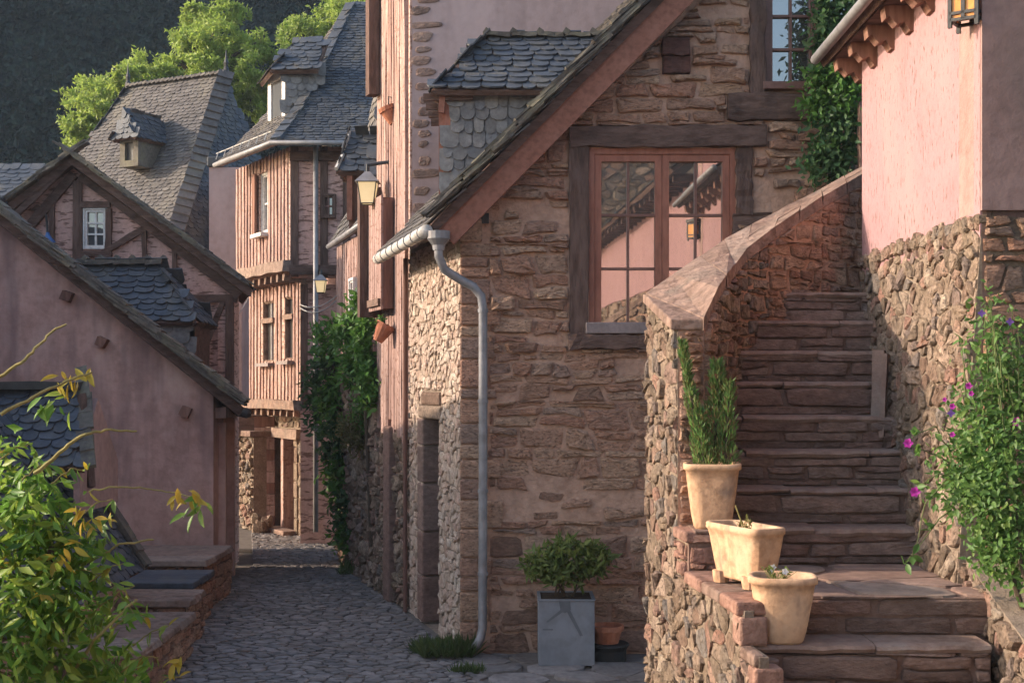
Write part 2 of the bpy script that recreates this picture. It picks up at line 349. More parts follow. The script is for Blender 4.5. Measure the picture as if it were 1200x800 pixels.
# ------------------------------------------------------------------ stone laying
def clip(poly, nx, ny, k):
    """keep nx*x+ny*y <= k"""
    out = []; n = len(poly)
    for i in range(n):
        p = poly[i]; q = poly[(i + 1) % n]; dp = nx * p[0] + ny * p[1] - k; dq = nx * q[0] + ny * q[1] - k
        if dp <= 0: out.append(p)
        if (dp < 0) != (dq < 0) and dp != dq:
            t = dp / (dp - dq); out.append((p[0] + (q[0] - p[0]) * t, p[1] + (q[1] - p[1]) * t))
    return out
def area(p):
    n = len(p); return .5 * sum(p[i][0] * p[(i + 1) % n][1] - p[(i + 1) % n][0] * p[i][1] for i in range(n))
def cells(poly, holes, hh, ww, jit=.25, asp=1.6):
    """Voronoi cells of coursed seeds, clipped to a convex polygon and kept out of rectangular holes"""
    a0 = min(p[0] for p in poly); a1 = max(p[0] for p in poly); b0 = min(p[1] for p in poly); b1 = max(p[1] for p in poly)
    S = []; b = b0 - hh[1]
    while b < b1 + hh[1]:
        h = rnd(*hh); a = a0 - ww[1] - rnd(0, ww[1])
        while a < a1 + ww[1]:
            w = rnd(*ww)
            if asp > 1.17 and random.random() < .24: a += w * .9; continue
            S.append((a + w / 2 + rnd(-jit, jit) * w * .5, (b + h / 2 + rnd(-jit, jit) * h) * asp)); a += w
        b += h
    S = np.array(S)
    raw = []; L = max(ww[1], hh[1] * asp) * 2.5; E_ = edges_of(poly)
    for i in range(len(S)):
        x, y = S[i]
        if any(nx * x + ny * y / asp - k > L for nx, ny, k in E_): continue
        d = ((S - S[i]) ** 2).sum(1); idx = np.argsort(d)[1:15]
        c = [(x - L, y - L), (x + L, y - L), (x + L, y + L), (x - L, y + L)]
        for j in idx:
            dx, dy = S[j] - S[i]; k = dx * (x + dx / 2) + dy * (y + dy / 2); c = clip(c, dx, dy, k)
            if len(c) < 3: break
        if len(c) >= 3: raw.append([(p[0], p[1] / asp) for p in c])
    return trim(raw, E_, holes, .22 * hh[0] * ww[0])
def edges_of(poly):
    if area(poly) < 0: poly = list(reversed(poly))
    n = len(poly); edges = []
    for i in range(n):
        p, q = poly[i], poly[(i + 1) % n]; nx, ny = q[1] - p[1], p[0] - q[0]; l = math.hypot(nx, ny)
        if l > 1e-9: edges.append((nx / l, ny / l, (nx * p[0] + ny * p[1]) / l))
    return edges
def trim(raw, edges, holes, amin):
    out = []
    for c in raw:
        for nx, ny, k in edges:
            c = clip(c, nx, ny, k)
            if len(c) < 3: break
        if len(c) < 3: continue
        m = len(c); cx = sum(p[0] for p in c) / m; cy = sum(p[1] for p in c) / m; ok = True
        for (h0, k0, h1, k1) in holes:
            if not any(h0 - .001 < p[0] < h1 + .001 and k0 - .001 < p[1] < k1 + .001 for p in c) and not (h0 < cx < h1 and k0 < cy < k1): continue
            opts = [(cx - h0, (1, 0, h0)), (h1 - cx, (-1, 0, -h1)), (cy - k0, (0, 1, k0)), (k1 - cy, (0, -1, -k1))]
            opts.sort(key=lambda o: o[0]); c = clip(c, *opts[0][1])
            if len(c) < 3: ok = False; break
        if ok and abs(area(c)) > amin: out.append(c)
    return out
def courses(poly, holes, hh, ww, wob=.02):
    """rough slabs laid in wavering courses"""
    a0 = min(p[0] for p in poly) - ww[1]; a1 = max(p[0] for p in poly) + ww[1]; b = min(p[1] for p in poly) - rnd(0, hh[0]); b1 = max(p[1] for p in poly); raw = []
    def line(b):
        f1, f2, p1, p2 = rnd(1.2, 2.6), rnd(4, 8), rnd(0, 6), rnd(0, 6); return lambda a: b + wob * math.sin(f1 * a + p1) + wob * .6 * math.sin(f2 * a + p2)
    lo = line(b)
    while b < b1:
        h = hh[0] + (hh[1] - hh[0]) * random.random() ** 1.4; b += h; hi = line(b); a = a0 + rnd(0, ww[1]); j0 = (a, a)
        while a < a1:
            w = rnd(*ww) * (1.25 if random.random() < .2 else 1); w = min(w, h * 7); a += w; sl = rnd(-.5, .5) * h * min(1, wob / .012); j1 = (a - sl / 2, a + sl / 2)
            bl, br = j0[0], j1[0]; tl, tr = j0[1], j1[1]; m0 = (bl + br) / 2 + rnd(-.2, .2) * w; m1 = (tl + tr) / 2 + rnd(-.2, .2) * w; e = h * .13 * min(1, wob / .015)
            B = [(bl, lo(bl) + rnd(-e, e)), (m0, lo(m0) + rnd(-e, e)), (br, lo(br) + rnd(-e, e))]; T = [(tr, hi(tr) + rnd(-e, e)), (m1, hi(m1) + rnd(-e, e)), (tl, hi(tl) + rnd(-e, e))]
            if h > hh[0] * 1.5 and random.random() < .3:
                k = rnd(.35, .65); Mr = [(B[2][0] + (T[0][0] - B[2][0]) * k, B[2][1] + (T[0][1] - B[2][1]) * k), (m0, (lo(m0) + hi(m0)) / 2 + rnd(-.15, .15) * h), (B[0][0] + (T[2][0] - B[0][0]) * k, B[0][1] + (T[2][1] - B[0][1]) * k)]
                raw.append(B + Mr); raw.append(list(reversed(Mr)) + T)
            else: raw.append(B + T)
            j0 = j1
        lo = hi
    return trim(raw, edges_of(poly), holes, .2 * hh[0] * ww[0])
def stone_mesh(mb, fr, c, gap, prot, rough=.18, tilt=.12, cut=.22):
    if area(c) < 0: c = list(reversed(c))
    n = len(c); cx = sum(p[0] for p in c) / n; cy = sum(p[1] for p in c) / n
    # drop very short edges
    q = []
    for i in range(n):
        if math.dist(c[i], c[(i + 1) % n]) > .012: q.append(c[i])
    if len(q) < 3: return False
    c = q; n = len(c); pts = []
    for i in range(n):
        p = c[i]; a = c[i - 1]; b = c[(i + 1) % n]
        pts.append((p[0] + (a[0] - p[0]) * cut, p[1] + (a[1] - p[1]) * cut)); pts.append((p[0] + (b[0] - p[0]) * cut, p[1] + (b[1] - p[1]) * cut))
    out = []
    for p in pts:
        l = math.dist(p, (cx, cy)); k = max(.35, 1 - gap * rnd(.3, 2.4) / max(l, .005) - rnd(0, .05)); out.append((cx + (p[0] - cx) * k, cy + (p[1] - cy) * k))
    k = len(out); tx = rnd(-tilt, tilt); ty = rnd(-tilt, tilt); vs = []
    for sc, hgt, rr in ((1.0, -.03, 0), (.965, prot * .6, .25), (.78, prot, rough)):
        for p in out:
            a = cx + (p[0] - cx) * sc; b = cy + (p[1] - cy) * sc
            hh = hgt if hgt < 0 else max(.004, hgt * (1 + rnd(-rr, rr)) + (a - cx) * tx + (b - cy) * ty)
            vs.append(fr.pt(a, b, hh))
    vs.append(fr.pt(cx + rnd(-.01, .01), cy, prot * rnd(.95, 1.2))); fs = []
    for r in (0, 1):
        for i in range(k):
            j = (i + 1) % k; fs.append((r * k + i, r * k + j, (r + 1) * k + j, (r + 1) * k + i))
    for i in range(k): fs.append((2 * k + i, 2 * k + (i + 1) % k, 3 * k))
    mb.add(vs, fs); return True
def lay(parent, fr, poly, mat, hh, ww, gap=.012, prot=(.012, .035), holes=(), cap=300, jit=.25, asp=1.6, name='stone', tilt=.12, rough=.18, cut=.22, keep=1.0, wob=.02):
    cs = cells(poly, holes, hh, ww, jit, asp) if asp < 1.55 else courses(poly, holes, hh, ww, wob); cut = cut if asp < 1.55 else .13; cs = [c for c in cs if random.random() < keep]; cs.sort(key=lambda c: -abs(area(c))); rest = MB()
    for i, c in enumerate(cs):
        if i < cap:
            mb = MB()
            if stone_mesh(mb, fr, c, gap, rnd(*prot), rough, tilt, cut): mb.build(name, mat, parent)
        else: stone_mesh(rest, fr, c, gap, rnd(*prot), rough, tilt, cut)
    if rest.v: tag(rest.build('small_' + name + 's', mat, parent), kind='stuff')
    return len(cs)

# ------------------------------------------------------------------ slates
def slate_variant(seed, rounded):
    rs = random.Random(seed); n = 5 if rounded else 4; pts = [(-.5, 1.0), (-.5, .28 + rs.uniform(-.05, .05))]
    if rounded:
        for k in range(1, n): a = math.pi * k / n; pts.append((-.5 * math.cos(a), .25 - .25 * math.sin(a) + rs.uniform(-.02, .02)))
    else:
        pts = [(-.5, 1.0), (-.5 + rs.uniform(-.02, .03), .10 + rs.uniform(-.03, .05)), (-.36, .02 + rs.uniform(-.02, .03)), (.30, rs.uniform(-.02, .03)), (.47, .09 + rs.uniform(-.04, .05))]
    pts += [(.5, .28 + rs.uniform(-.05, .05)), (.5, 1.0)] if rounded else [(.5, 1.0)]
    k = len(pts); vs = [(a, b, 1.0) for a, b in pts] + [(a, b, 0.0) for a, b in pts]
    fs = [tuple(range(k)), tuple(range(2 * k - 1, k - 1, -1))] + [(i, i + k, (i + 1) % k + k, (i + 1) % k) for i in range(k)]
    return vs, fs
SLV = {r: [slate_variant(i + 10 * r, bool(r)) for i in range(6)] for r in (0, 1)}
SLM = {}
def inside(p, poly):
    x, y = p; c = False; n = len(poly); j = n - 1
    for i in range(n):
        xi, yi = poly[i]; xj, yj = poly[j]
        if (yi > y) != (yj > y) and x < (xj - xi) * (y - yi) / (yj - yi) + xi: c = not c
        j = i
    return c
def slates(parent, fr, poly, w, expo, mat, rounded=1, thick=.010, individual=False, cap=300, name='slate', lap=2.0, base=.008, wvar=.38):
    b0 = min(p[1] for p in poly); b1 = max(p[1] for p in poly); a0 = min(p[0] for p in poly); a1 = max(p[0] for p in poly)
    T = []; b = b0 - expo * .15; row = 0
    while b < b1:
        a = a0 - w + (row % 2) * w * .5 + rnd(0, w * .1)
        while a < a1 + w:
            ww = w * rnd(1 - wvar, 1 + wvar)
            c = (a + ww / 2, b + expo * .5)
            if inside(c, poly): T.append((a + ww / 2, b + rnd(-.16, .16) * expo, ww * rnd(.94, 1.0), expo * lap))
            a += ww
        b += expo; row += 1
    tilt = math.atan2(thick * 1.25, expo)
    big = MB(); n_ind = 0
    T.sort(key=lambda t: (fr.pt(t[0], t[1]) - Vector((0, 0, EYE))).length)
    for i, (a, b, ww, ll) in enumerate(T):
        v = random.randrange(6); m = fr.mat(a, b, base + thick * 1.4) @ Matrix.Rotation(-tilt + rnd(-.02, .03), 4, 'X') @ Matrix.Rotation(rnd(-.07, .07), 4, 'Z') @ Matrix.Diagonal((ww, ll, thick * rnd(.8, 1.4), 1))
        if individual and i < cap:
            key = (rounded, v, mat.name)
            if key not in SLM:
                mb = MB(); mb.add(*SLV[rounded][v]); SLM[key] = mb.mesh('slate', mat)
            link(name, SLM[key], parent, m)
        else:
            vs, fs = SLV[rounded][v]; big.add([m @ Vector(p) for p in vs], fs)
    if big.v:
        o = big.build('small_' + name + 's' if individual else 'slate_courses', mat, parent); tag(o, kind='stuff')
    return len(T)
def slope_frame(p, q, r):
    """roof plane with eave p to q (left to right seen from outside) and a third point r up the slope"""
    u = Vector(q) - Vector(p); v = Vector(r) - Vector(p); return Fr(p, u, v)
def ftoa(fr, p): q = Vector(p) - fr.O; return (q.dot(fr.u), q.dot(fr.v))
def roof_plane(parent, pts, w, expo, mat, back=.06, under='old_timber', **k):
    """slated roof face from 3D polygon; first two points are the eave left to right"""
    fr = slope_frame(pts[0], pts[1], pts[-1]); poly = [ftoa(fr, p) for p in pts]
    mb = MB(); mb.prism(fr, poly, -back, 0.0); ro = mb.build('roof_deck', M[under], parent)
    slates(ro if parent.parent is None else parent, fr, poly, w, expo, mat, **k); return fr, ro
def verge(parent, p, q, mat, n, depth=.16, thick=.018, out=Vector((0, -1, 0)), name='verge_slate', layers=2, length=.34):
    """overlapping edge slates running up a roof edge from p to q"""
    p = Vector(p); q = Vector(q); t = (q - p).normalized(); nn = out.cross(t).normalized()
    if nn.z < 0: nn = -nn
    for i in range(n):
        k = (i + rnd(-.2, .2)) / n; c = p.lerp(q, max(0, k))
        for l in range(layers):
            mb = MB(); a = c + nn * (.012 + l * thick * 1.3) + t * rnd(-.03, .03); b = a + t * length * rnd(.85, 1.2) + nn * .012 - nn * .035
            mb.bar(a + out * rnd(-.01, .03), b + out * rnd(-.01, .03), depth * rnd(.9, 1.1), thick * rnd(.8, 1.3), up=nn, seg=2, jit=.006); mb.build(name, mat, parent)

# ------------------------------------------------------------------ leaves
def leaf_arrays(C, D, N, size, wid=.5, fold=.15, curl=.0):
    """C centres, D direction (unit), N normal; 6-vertex folded pointed leaf (4 tris)"""
    n = len(C); size = np.broadcast_to(np.asarray(size), (n,)).reshape(n, 1)
    D = D / np.linalg.norm(D, axis=1, keepdims=True); Sd = np.cross(D, N); Sd /= np.linalg.norm(Sd, axis=1, keepdims=True) + 1e-9; Nn = np.cross(Sd, D)
    L = size; W = size * wid * .5; Fo = size * fold
    base = C; tip = C + D * L - Nn * L * curl
    m = C + D * L * .45 - Nn * Fo * .6
    l = C + D * L * .42 - Sd * W + Nn * Fo * .4; r = C + D * L * .42 + Sd * W + Nn * Fo * .4
    V = np.stack([base, l, m, r, tip], 1).reshape(-1, 3)
    o = (np.arange(n) * 5)[:, None]
    Fc = np.concatenate([o + np.array([[0, 2, 1]]), o + np.array([[0, 3, 2]]), o + np.array([[1, 2, 4]]), o + np.array([[2, 3, 4]])], 0)
    return V, Fc
def rdir(n): v = np.random.normal(size=(n, 3)); return v / np.linalg.norm(v, axis=1, keepdims=True)
def cloud(name, C, size, mat, parent, bias=(0, 0, 0), wid=.5, kind='stuff', svar=.35, fold=.15):
    C = np.asarray(C); n = len(C); D = rdir(n) + np.array(bias); N = rdir(n) * .8 + np.array((-.95, -.7, .5))
    V, Fc = leaf_arrays(C, D, N, size * (1 + np.random.uniform(-svar, svar, n)), wid, fold)
    o = link(name, np_mesh(name, V, Fc, mat), parent)
    if kind: tag(o, kind=kind)
    return o
LEAFM = {}
def leaf_mesh(mat, wid, fold=.14):
    key = (mat.name, wid)
    if key not in LEAFM:
        w = wid / 2; mb = MB()
        mb.add([(0, 0, 0), (-w * .8, .25, fold * .5), (0, .25, 0), (w * .8, .25, fold * .5), (-w, .5, fold * .5), (0, .5, -.01), (w, .5, fold * .5), (-w * .6, .78, fold * .25), (0, .78, -.03), (w * .6, .78, fold * .25), (0, 1, -.08)],
               [(0, 2, 1), (0, 3, 2), (1, 2, 5, 4), (2, 3, 6, 5), (4, 5, 8, 7), (5, 6, 9, 8), (7, 8, 10), (8, 9, 10)])
        LEAFM[key] = mb.mesh('leaf', mat, True)
    return LEAFM[key]
def put_leaf(parent, p, d, nrm, size, mat, wid=.42, name='leaf'):
    d = Vector(d).normalized(); s = d.cross(Vector(nrm))
    if s.length < 1e-3: s = d.cross(Vector((.3, .5, .8)))
    s.normalize(); n = s.cross(d); m = Matrix.Identity(4)
    for i in range(3): m[i][0] = s[i] * size; m[i][1] = d[i] * size; m[i][2] = n[i] * size; m[i][3] = p[i]
    return link(name, leaf_mesh(mat, wid), parent, m)
def ball_points(c, rad, n, shell=.55):
    v = rdir(n); r = np.random.uniform(shell, 1, n)[:, None] ** .6
    return np.asarray(c) + v * r * np.asarray(rad)
def rv(a=1.0): return Vector((rnd(-a, a), rnd(-a, a), rnd(-a, a)))

# ================================================================== the setting
g = MB(); g.add([(-84, -40, -.06), (64, -40, -.06), (64, 118, -.06), (-84, 118, -.06)], [(0, 1, 2, 3)])
tag(g.build('ground', M['earth']), 'bare earth under the whole village', kind='structure')
GF = Fr((0, 0, 0), (1, 0, 0), (0, 1, 0))
pv = MB(); pv.prism(GF, [(-3.4, 8.2), (1.6, 8.2), (1.6, 11.3), (-.3, 11.3), (-2.0, 17.0), (-2.0, 19.5), (-4.6, 21.0), (-4.6, 18.2), (-3.3, 18.0)], -.05, -.004)
pave = tag(pv.build('cobbled_alley', M['earth']), 'dark cobbled alley running down between the houses', kind='structure')
def lay_ground(poly, hh, ww, cap, mat, gap, prot, name):
    cs = cells(poly, (), hh, ww, .35, 1.15); cs.sort(key=lambda c: sum(p[1] for p in c) / len(c)); rest = MB()
    cs = [c for c in cs if sum(p[1] for p in c) / len(c) > 9.2]
    for i, c in enumerate(cs):
        mb = MB() if i < cap else rest
        if stone_mesh(mb, GF, c, gap, rnd(*prot), .2, .10) and i < cap: mb.build(name, mat, pave)
    if rest.v: tag(rest.build('far_' + name + 's', mat, pave), kind='stuff')
lay_ground([(-2.9, 9.0), (-.02, 9.0), (-.44, 11.0), (-2.95, 11.0)], (.045, .09), (.08, .20), 300, M['cobble'], .004, (.003, .016), 'cobble')
lay_ground([(-2.95, 11.01), (-.46, 11.01), (-2.0, 16.4), (-3.12, 16.4)], (.045, .09), (.08, .20), 0, M['cobble'], .004, (.003, .016), 'cobble')
lay_ground([(-3.12, 16.41), (-2.0, 16.41), (-2.3, 20.4), (-3.9, 20.4)], (.045, .09), (.08, .20), 0, M['cobble'], .004, (.003, .016), 'cobble')
lay_ground([(-.1, 9.0), (1.5, 9.0), (1.5, 10.97), (-.46, 10.97)], (.24, .40), (.35, .62), 60, M['cobble'], .012, (.010, .020), 'paving_flag')

# wooded hill behind
hb = MB(); nx, ny = 44, 18
def hill_z(x, y): return max(-1.0, min(46, (y - 38) * .62 + (-x - 6) * .10 + 2.2 * math.sin(x * .13 + 1) + 1.5 * math.sin(y * .21 + x * .07) + 1.25 * min(26, max(0, -x - .44 * y - 3))))  # last term: out-of-view rise on the left, added so the hill shades itself
hv = [(x, y, hill_z(x, y)) for y in np.linspace(38, 112, ny) for x in np.linspace(-80, 60, nx)]
hb.add(hv, [(j * nx + i, j * nx + i + 1, (j + 1) * nx + i + 1, (j + 1) * nx + i) for j in range(ny - 1) for i in range(nx - 1)])
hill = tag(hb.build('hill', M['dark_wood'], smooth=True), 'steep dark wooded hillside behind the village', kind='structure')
pts = []; sz = []
for k in range(430):
    y = rnd(52, 98); x = rnd(-.46 * y, -.04 * y); z = hill_z(x, y); r = rnd(1.6, 3.4)
    n = 520; c = ball_points((x, y, z + r * 1.2), (r, r, r * 1.25), n, .6); pts.append(c)
C = np.concatenate(pts)
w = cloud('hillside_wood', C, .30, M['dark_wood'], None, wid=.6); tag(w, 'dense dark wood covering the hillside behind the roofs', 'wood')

# ================================================================== stone house with the red window (A)
HA = thing('stone_house', 'rubble stone gable house with large red window beside the stair', 'house', (1.5, 11, 0))
frG = wall_frame((-.406, 11), (5.2, 11)); G = frG.px
def grect(x0, y0, x1, y1, fr=None):
    f = fr or frG; a0, b1 = f.px(x0, y0); a1, b0 = f.px(x1, y1); return (a0, b0, a1, b1)
def rpoly(r): return [(r[0], r[1]), (r[2], r[1]), (r[2], r[3]), (r[0], r[3])]
wo = grect(690, 174, 862, 392); wo2 = grect(896, -70, 1012, 106)
rake = lambda X: EYE + 1.25 + 1.017 * (X + .55) - .10
topL = rake(-.406); ridgeX = 2.5; topR = rake(ridgeX); gpoly = [(0, 0), (5.6, 0), (5.6, topR - 1.017 * 2.7), (ridgeX + .406, topR), (0, topL)]
mb = MB(); mb.prism(frG, gpoly, -.35, 0, [rpoly(wo), rpoly(wo2)]); gw = mb.build('gable_wall', M['gable_mortar'], HA)
lint = grect(668, 148, 898, 173); vent = grect(775, 45, 809, 88); lp2 = grect(667, 168, 690, 400); sillr = grect(666, 392, 765, 409)
rp2 = grect(862, 172, 882, 252); rp3 = grect(858, 250, 905, 300); bm2 = grect(852, 111, 1012, 142); bp2 = grect(878, -40, 896, 112)
holes = [wo, wo2, lint, vent, lp2, sillr, rp2, bm2, bp2, (2.0, 0, 6, 2.6), grect(560, 249, 574, 263)]
vis = [(0.22, 2.42), (4.2, 2.42), (4.2, 5.6), (2.3, 5.6), (0.22, topL + .19)]
lay(gw, frG, vis, M['gable_stone'], (.05, .18), (.12, .42), .006, (.014, .058), holes, 220, .3, 1.9, tilt=.12, rough=.3, keep=.97)
low = [(0.22, 0.0), (2.1, 0.0), (2.1, 2.42), (0.22, 2.42)]
lay(gw, frG, low, M['gable_stone'], (.05, .18), (.12, .46), .006, (.004, .040), holes, 80, .3, 1.9, tilt=.10, rough=.3, keep=.9)
# corner blocks
b = 0.0; k = 0
while b < topL - .1:
    h = rnd(.07, .24); wd = rnd(.12, .24) if k % 2 else rnd(.2, .34); mb = MB()
    mb.hexa([frG.pt(-.012 + rnd(-.006, .006), b + .005, -.16), frG.pt(wd, b + .005, -.16), frG.pt(wd, b + h - .008, -.16), frG.pt(-.012, b + h - .008, -.16),
             frG.pt(-.012, b + .005, .022 + rnd(0, .02)), frG.pt(wd + rnd(-.02, .02), b + .005, .022 + rnd(0, .02)), frG.pt(wd, b + h - .008, .022 + rnd(0, .02)), frG.pt(-.012, b + h - .008, .022 + rnd(0, .02))])
    mb.build('corner_block', M['gable_stone'], gw, bevel=.014); b += h; k += 1
# hewn timbers round the windows
def beam(r, parent, mat, c0=-.04, c1=.05, name='timber', fr=None, seg=11, jit=.013):
    f = fr or frG; a0, b0, a1, b1 = r; mb = MB(); cm = (c0 + c1) / 2
    if a1 - a0 > b1 - b0: mb.bar(f.pt(a0, (b0 + b1) / 2, cm), f.pt(a1, (b0 + b1) / 2, cm), c1 - c0, b1 - b0, up=f.v, seg=seg, jit=jit)
    else: mb.bar(f.pt((a0 + a1) / 2, b0, cm), f.pt((a0 + a1) / 2, b1, cm), c1 - c0, a1 - a0, up=f.u, seg=seg, jit=jit)
    return mb.build(name, mat, parent, bevel=.008)
beam(lint, HA, M['old_timber'], -.05, .055, 'lintel'); beam(lp2, HA, M['timber_v'], -.05, .04, 'post'); beam(rp2, HA, M['timber_v'], -.05, .035, 'post')
beam(rp3, HA, M['old_timber'], -.05, .03, 'timber'); beam(sillr, HA, M['old_timber'], -.05, .07, 'sill_beam')
beam(bm2, HA, M['old_timber'], -.05, .06, 'sill_beam'); beam(bp2, HA, M['timber_v'], -.05, .05, 'post')
o = beam((vent[0], vent[1], vent[2], vent[1] + (vent[3] - vent[1]) * .48), HA, M['dark_red'], -.05, .05, 'beam_end', seg=3); beam((vent[0] - .004, vent[1] + (vent[3] - vent[1]) * .5, vent[2] - .006, vent[3]), HA, M['dark_red'], -.05, .058, 'beam_end', seg=3)
mb = MB(); mb.fbox(frG, *grect(561, 250, 573, 262), -.05, .02); mb.build('beam_hole', M['iron'], HA)

def window(parent, fr, r, leaves, rows, cols, mframe, mmunt, mglass, fw=.05, sw=.05, mw=.018, depth=-.10, name='window', label=None):
    """casement window: outer frame with leaves; each leaf a sash with muntins and panes"""
    a0, b0, a1, b1 = r; mb = MB()
    inner = (a0 + fw, b0 + fw, a1 - fw, b1 - fw)
    mb.prism(fr, rpoly(r), depth - .05, depth + .05, [rpoly(inner)]); wf = mb.build(name, mframe, parent)
    if label: wf['label'] = label
    lw = (inner[2] - inner[0]) / leaves
    for i in range(leaves):
        la0 = inner[0] + i * lw + .002; la1 = inner[0] + (i + 1) * lw - .002; lb0, lb1 = inner[1] + .002, inner[3] - .002
        ii = (la0 + sw, lb0 + sw, la1 - sw, lb1 - sw); mb = MB(); mb.prism(fr, [(la0, lb0), (la1, lb0), (la1, lb1), (la0, lb1)], depth - .03, depth + .035, [rpoly(ii)])
        sash = mb.build('sash', mframe, wf)
        pw = (ii[2] - ii[0]) / cols; ph = (ii[3] - ii[1]) / rows; mb = MB()
        for c in range(1, cols): mb.fbox(fr, ii[0] + c * pw - mw / 2, ii[1], ii[0] + c * pw + mw / 2, ii[3], depth - .018, depth + .018)
        mb.build('muntin', mmunt, wf) if cols > 1 else None
        mb = MB()
        for q in range(1, rows): mb.fbox(fr, ii[0], ii[1] + q * ph - mw / 2, ii[2], ii[1] + q * ph + mw / 2, depth - .016, depth + .022)
        mb.build('muntin', mmunt, wf) if rows > 1 else None
        for c in range(cols):
            for q in range(rows):
                e = .001; mb = MB(); mb.fbox(fr, ii[0] + c * pw + e, ii[1] + q * ph + e, ii[0] + (c + 1) * pw - e, ii[1] + (q + 1) * ph - e, depth - .012, depth - .008); mb.build('pane', mglass, wf)
    return wf
W1 = window(HA, frG, wo, 2, 3, 2, M['frame_red'], M['muntin'], M['window_glass'], .045, .055, .02, -.05, label='red painted double casement with twelve panes')
mb = MB(); s_ = grect(686, 378, 770, 391); mb.fbox(frG, s_[0], s_[1], wo[2], s_[3], .0, .075); mb.build('window_sill', M['sill_metal'], W1, bevel=.006)
W2 = window(HA, frG, wo2, 2, 4, 2, M['muntin'], M['muntin'], M['upper_glass'], .035, .03, .02, -.05, label='upper window partly behind the ivy')
mb = MB(); s_ = grect(893, 97, 1000, 106); mb.fbox(frG, s_[0], s_[1], s_[2], s_[3], .0, .06); mb.build('window_sill', M['muntin'], W2, bevel=.006)

# side wall along the alley with a stone doorway
AF = (-.979, 13.05); AN = (-.406, 11.0)
frS = wall_frame(AF, AN); LS = math.dist(AF, AN)
dA0 = (13.05 - 12.38) / (13.05 - 11.0) * LS; dA1 = (13.05 - 11.80) / (13.05 - 11.0) * LS; dTop = 1.86
sp = [(0, 0), (LS - .015, 0), (LS - .015, topL - .02), (0, topL - .02)]
mb = MB(); mb.prism(frS, sp, -.34, 0, [[(dA0, .001), (dA1, .001), (dA1, dTop), (dA0, dTop)]]); sw = mb.build('side_wall', M['rubble_mortar'], HA)
lay(sw, frS, [(0.02, 0), (LS - .02, 0), (LS - .02, topL - .06), (0.02, topL - .06)], M['pale_rubble'], (.03, .085), (.05, .16), .004, (.003, .020), [(dA0 - .02, 0, dA1 + .02, dTop + .02), (dA0 - .02, dTop, dA1 + .12, dTop + .26)], 300, .45, 1.3, tilt=.2, rough=.35, cut=.16)
b = 0.02
for h in (.42, .40, .44, .34, .25):      # far reveal of the doorway
    mb = MB(); mb.fbox(frS, dA0 - .20, b, dA0 + .035, b + h - .012, -.33, .03); mb.build('jamb_block', M['dark_stone'], sw, bevel=.018); b += h
for h in (.5, .62, .7):
    pass
mb = MB(); mb.fbox(frS, dA0 - .16, dTop + .004, dA1 + .14, dTop + .12, -.3, .03); mb.build('door_lintel', M['rubble'], sw, bevel=.02)
mb = MB(); mb.fbox(frS, dA0 - .06, dTop + .125, dA1 + .08, dTop + .24, -.3, .025); mb.build('door_lintel', M['rubble'], sw, bevel=.02)
mb = MB(); mb.fbox(frS, dA0 + .04, 0.01, dA1, dTop, -.30, -.25); do = mb.build('door', M['red_plank'], HA)
mb = MB(); mb.fbox(frS, dA1 - .06, 0.01, dA1 - .01, dTop, -.24, -.02); mb.build('door_frame', M['timber_v'], do)

# roof
z0 = EYE + 1.25; EA = Vector((-.64, 10.74, z0)); EB = Vector((-1.25, 13.0, z0)); run = ridgeX + .55
RA = EA + Vector((run, 0, run * 1.017)); RB = EB + Vector((run, 0, run * 1.017))
fr, deck = roof_plane(HA, [EB, EA, RA, RB], .20, .10, M['slate_sunlit'], back=.07)
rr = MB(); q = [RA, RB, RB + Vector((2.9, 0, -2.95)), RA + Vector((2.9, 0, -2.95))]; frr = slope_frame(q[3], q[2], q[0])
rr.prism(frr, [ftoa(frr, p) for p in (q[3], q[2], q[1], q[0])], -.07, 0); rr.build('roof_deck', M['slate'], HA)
verge(deck, EA + Vector((-.03, -.03, .03)), RA + Vector((0, -.03, .03)), M['slate_edge'], 30, .17, .017, layers=3, length=.30)
bb = MB(); d0 = P(521, 276, 10.80); d1 = d0 + Vector((run, 0, run * 1.017)); pn = Vector((-1.017, 0, 1)).normalized()
bb.bar(d0, d1, .035, .21, up=pn, seg=8, jit=.003); bb.build('barge_board', M['barge_red'], HA, bevel=.004)
for i in range(4):
    t_ = .15 + i * .75; p_ = EA + Vector((t_, .06, t_ * 1.017 - .12)); 
mb = MB(); gp = [EA + Vector((-.03, -.02, -.045)), EA.lerp(EB, .33) + Vector((-.03, 0, -.05)), EA.lerp(EB, .66) + Vector((-.03, 0, -.055)), EB + Vector((-.03, 0, -.06))]
mb.tube(gp, .050, 12); gut = mb.build('gutter', M['pale_zinc'], HA, smooth=True)
for i in range(8):
    c = gp[0].lerp(gp[3], (i + .5) / 8); t = (gp[3] - gp[0]).normalized(); mb = MB(); mb.tube([c - t * .008, c + t * .008], .055, 12); mb.build('gutter_bracket', M['zinc'], gut)
DP = lambda x, y, d=10.86: P(x, y, d)
mb = MB(); mb.tube([DP(514, 277, 10.75), DP(514, 300, 10.75), DP(521, 316, 10.79), DP(540, 328, 10.84), DP(555, 336, 10.86), DP(564, 347, 10.86), DP(566, 362, 10.86), DP(566, 560), DP(565.5, 735), DP(563, 748, 10.84), DP(557, 758, 10.78)], .035, 14)
dsp = mb.build('downspout', M['zinc'], HA, smooth=True)
mb = MB(); mb.lathe(DP(514, 280, 10.75), [(.045, -.09), (.05, -.05), (.09, .0), (.092, .06), (.08, .06)], 14); mb.build('hopper', M['zinc'], dsp)
for y in (364, 470, 575, 672):
    mb = MB(); mb.tube([DP(566, y - 2), DP(566, y + 2)], .042, 14); mb.build('pipe_clamp', M['zinc'], dsp)
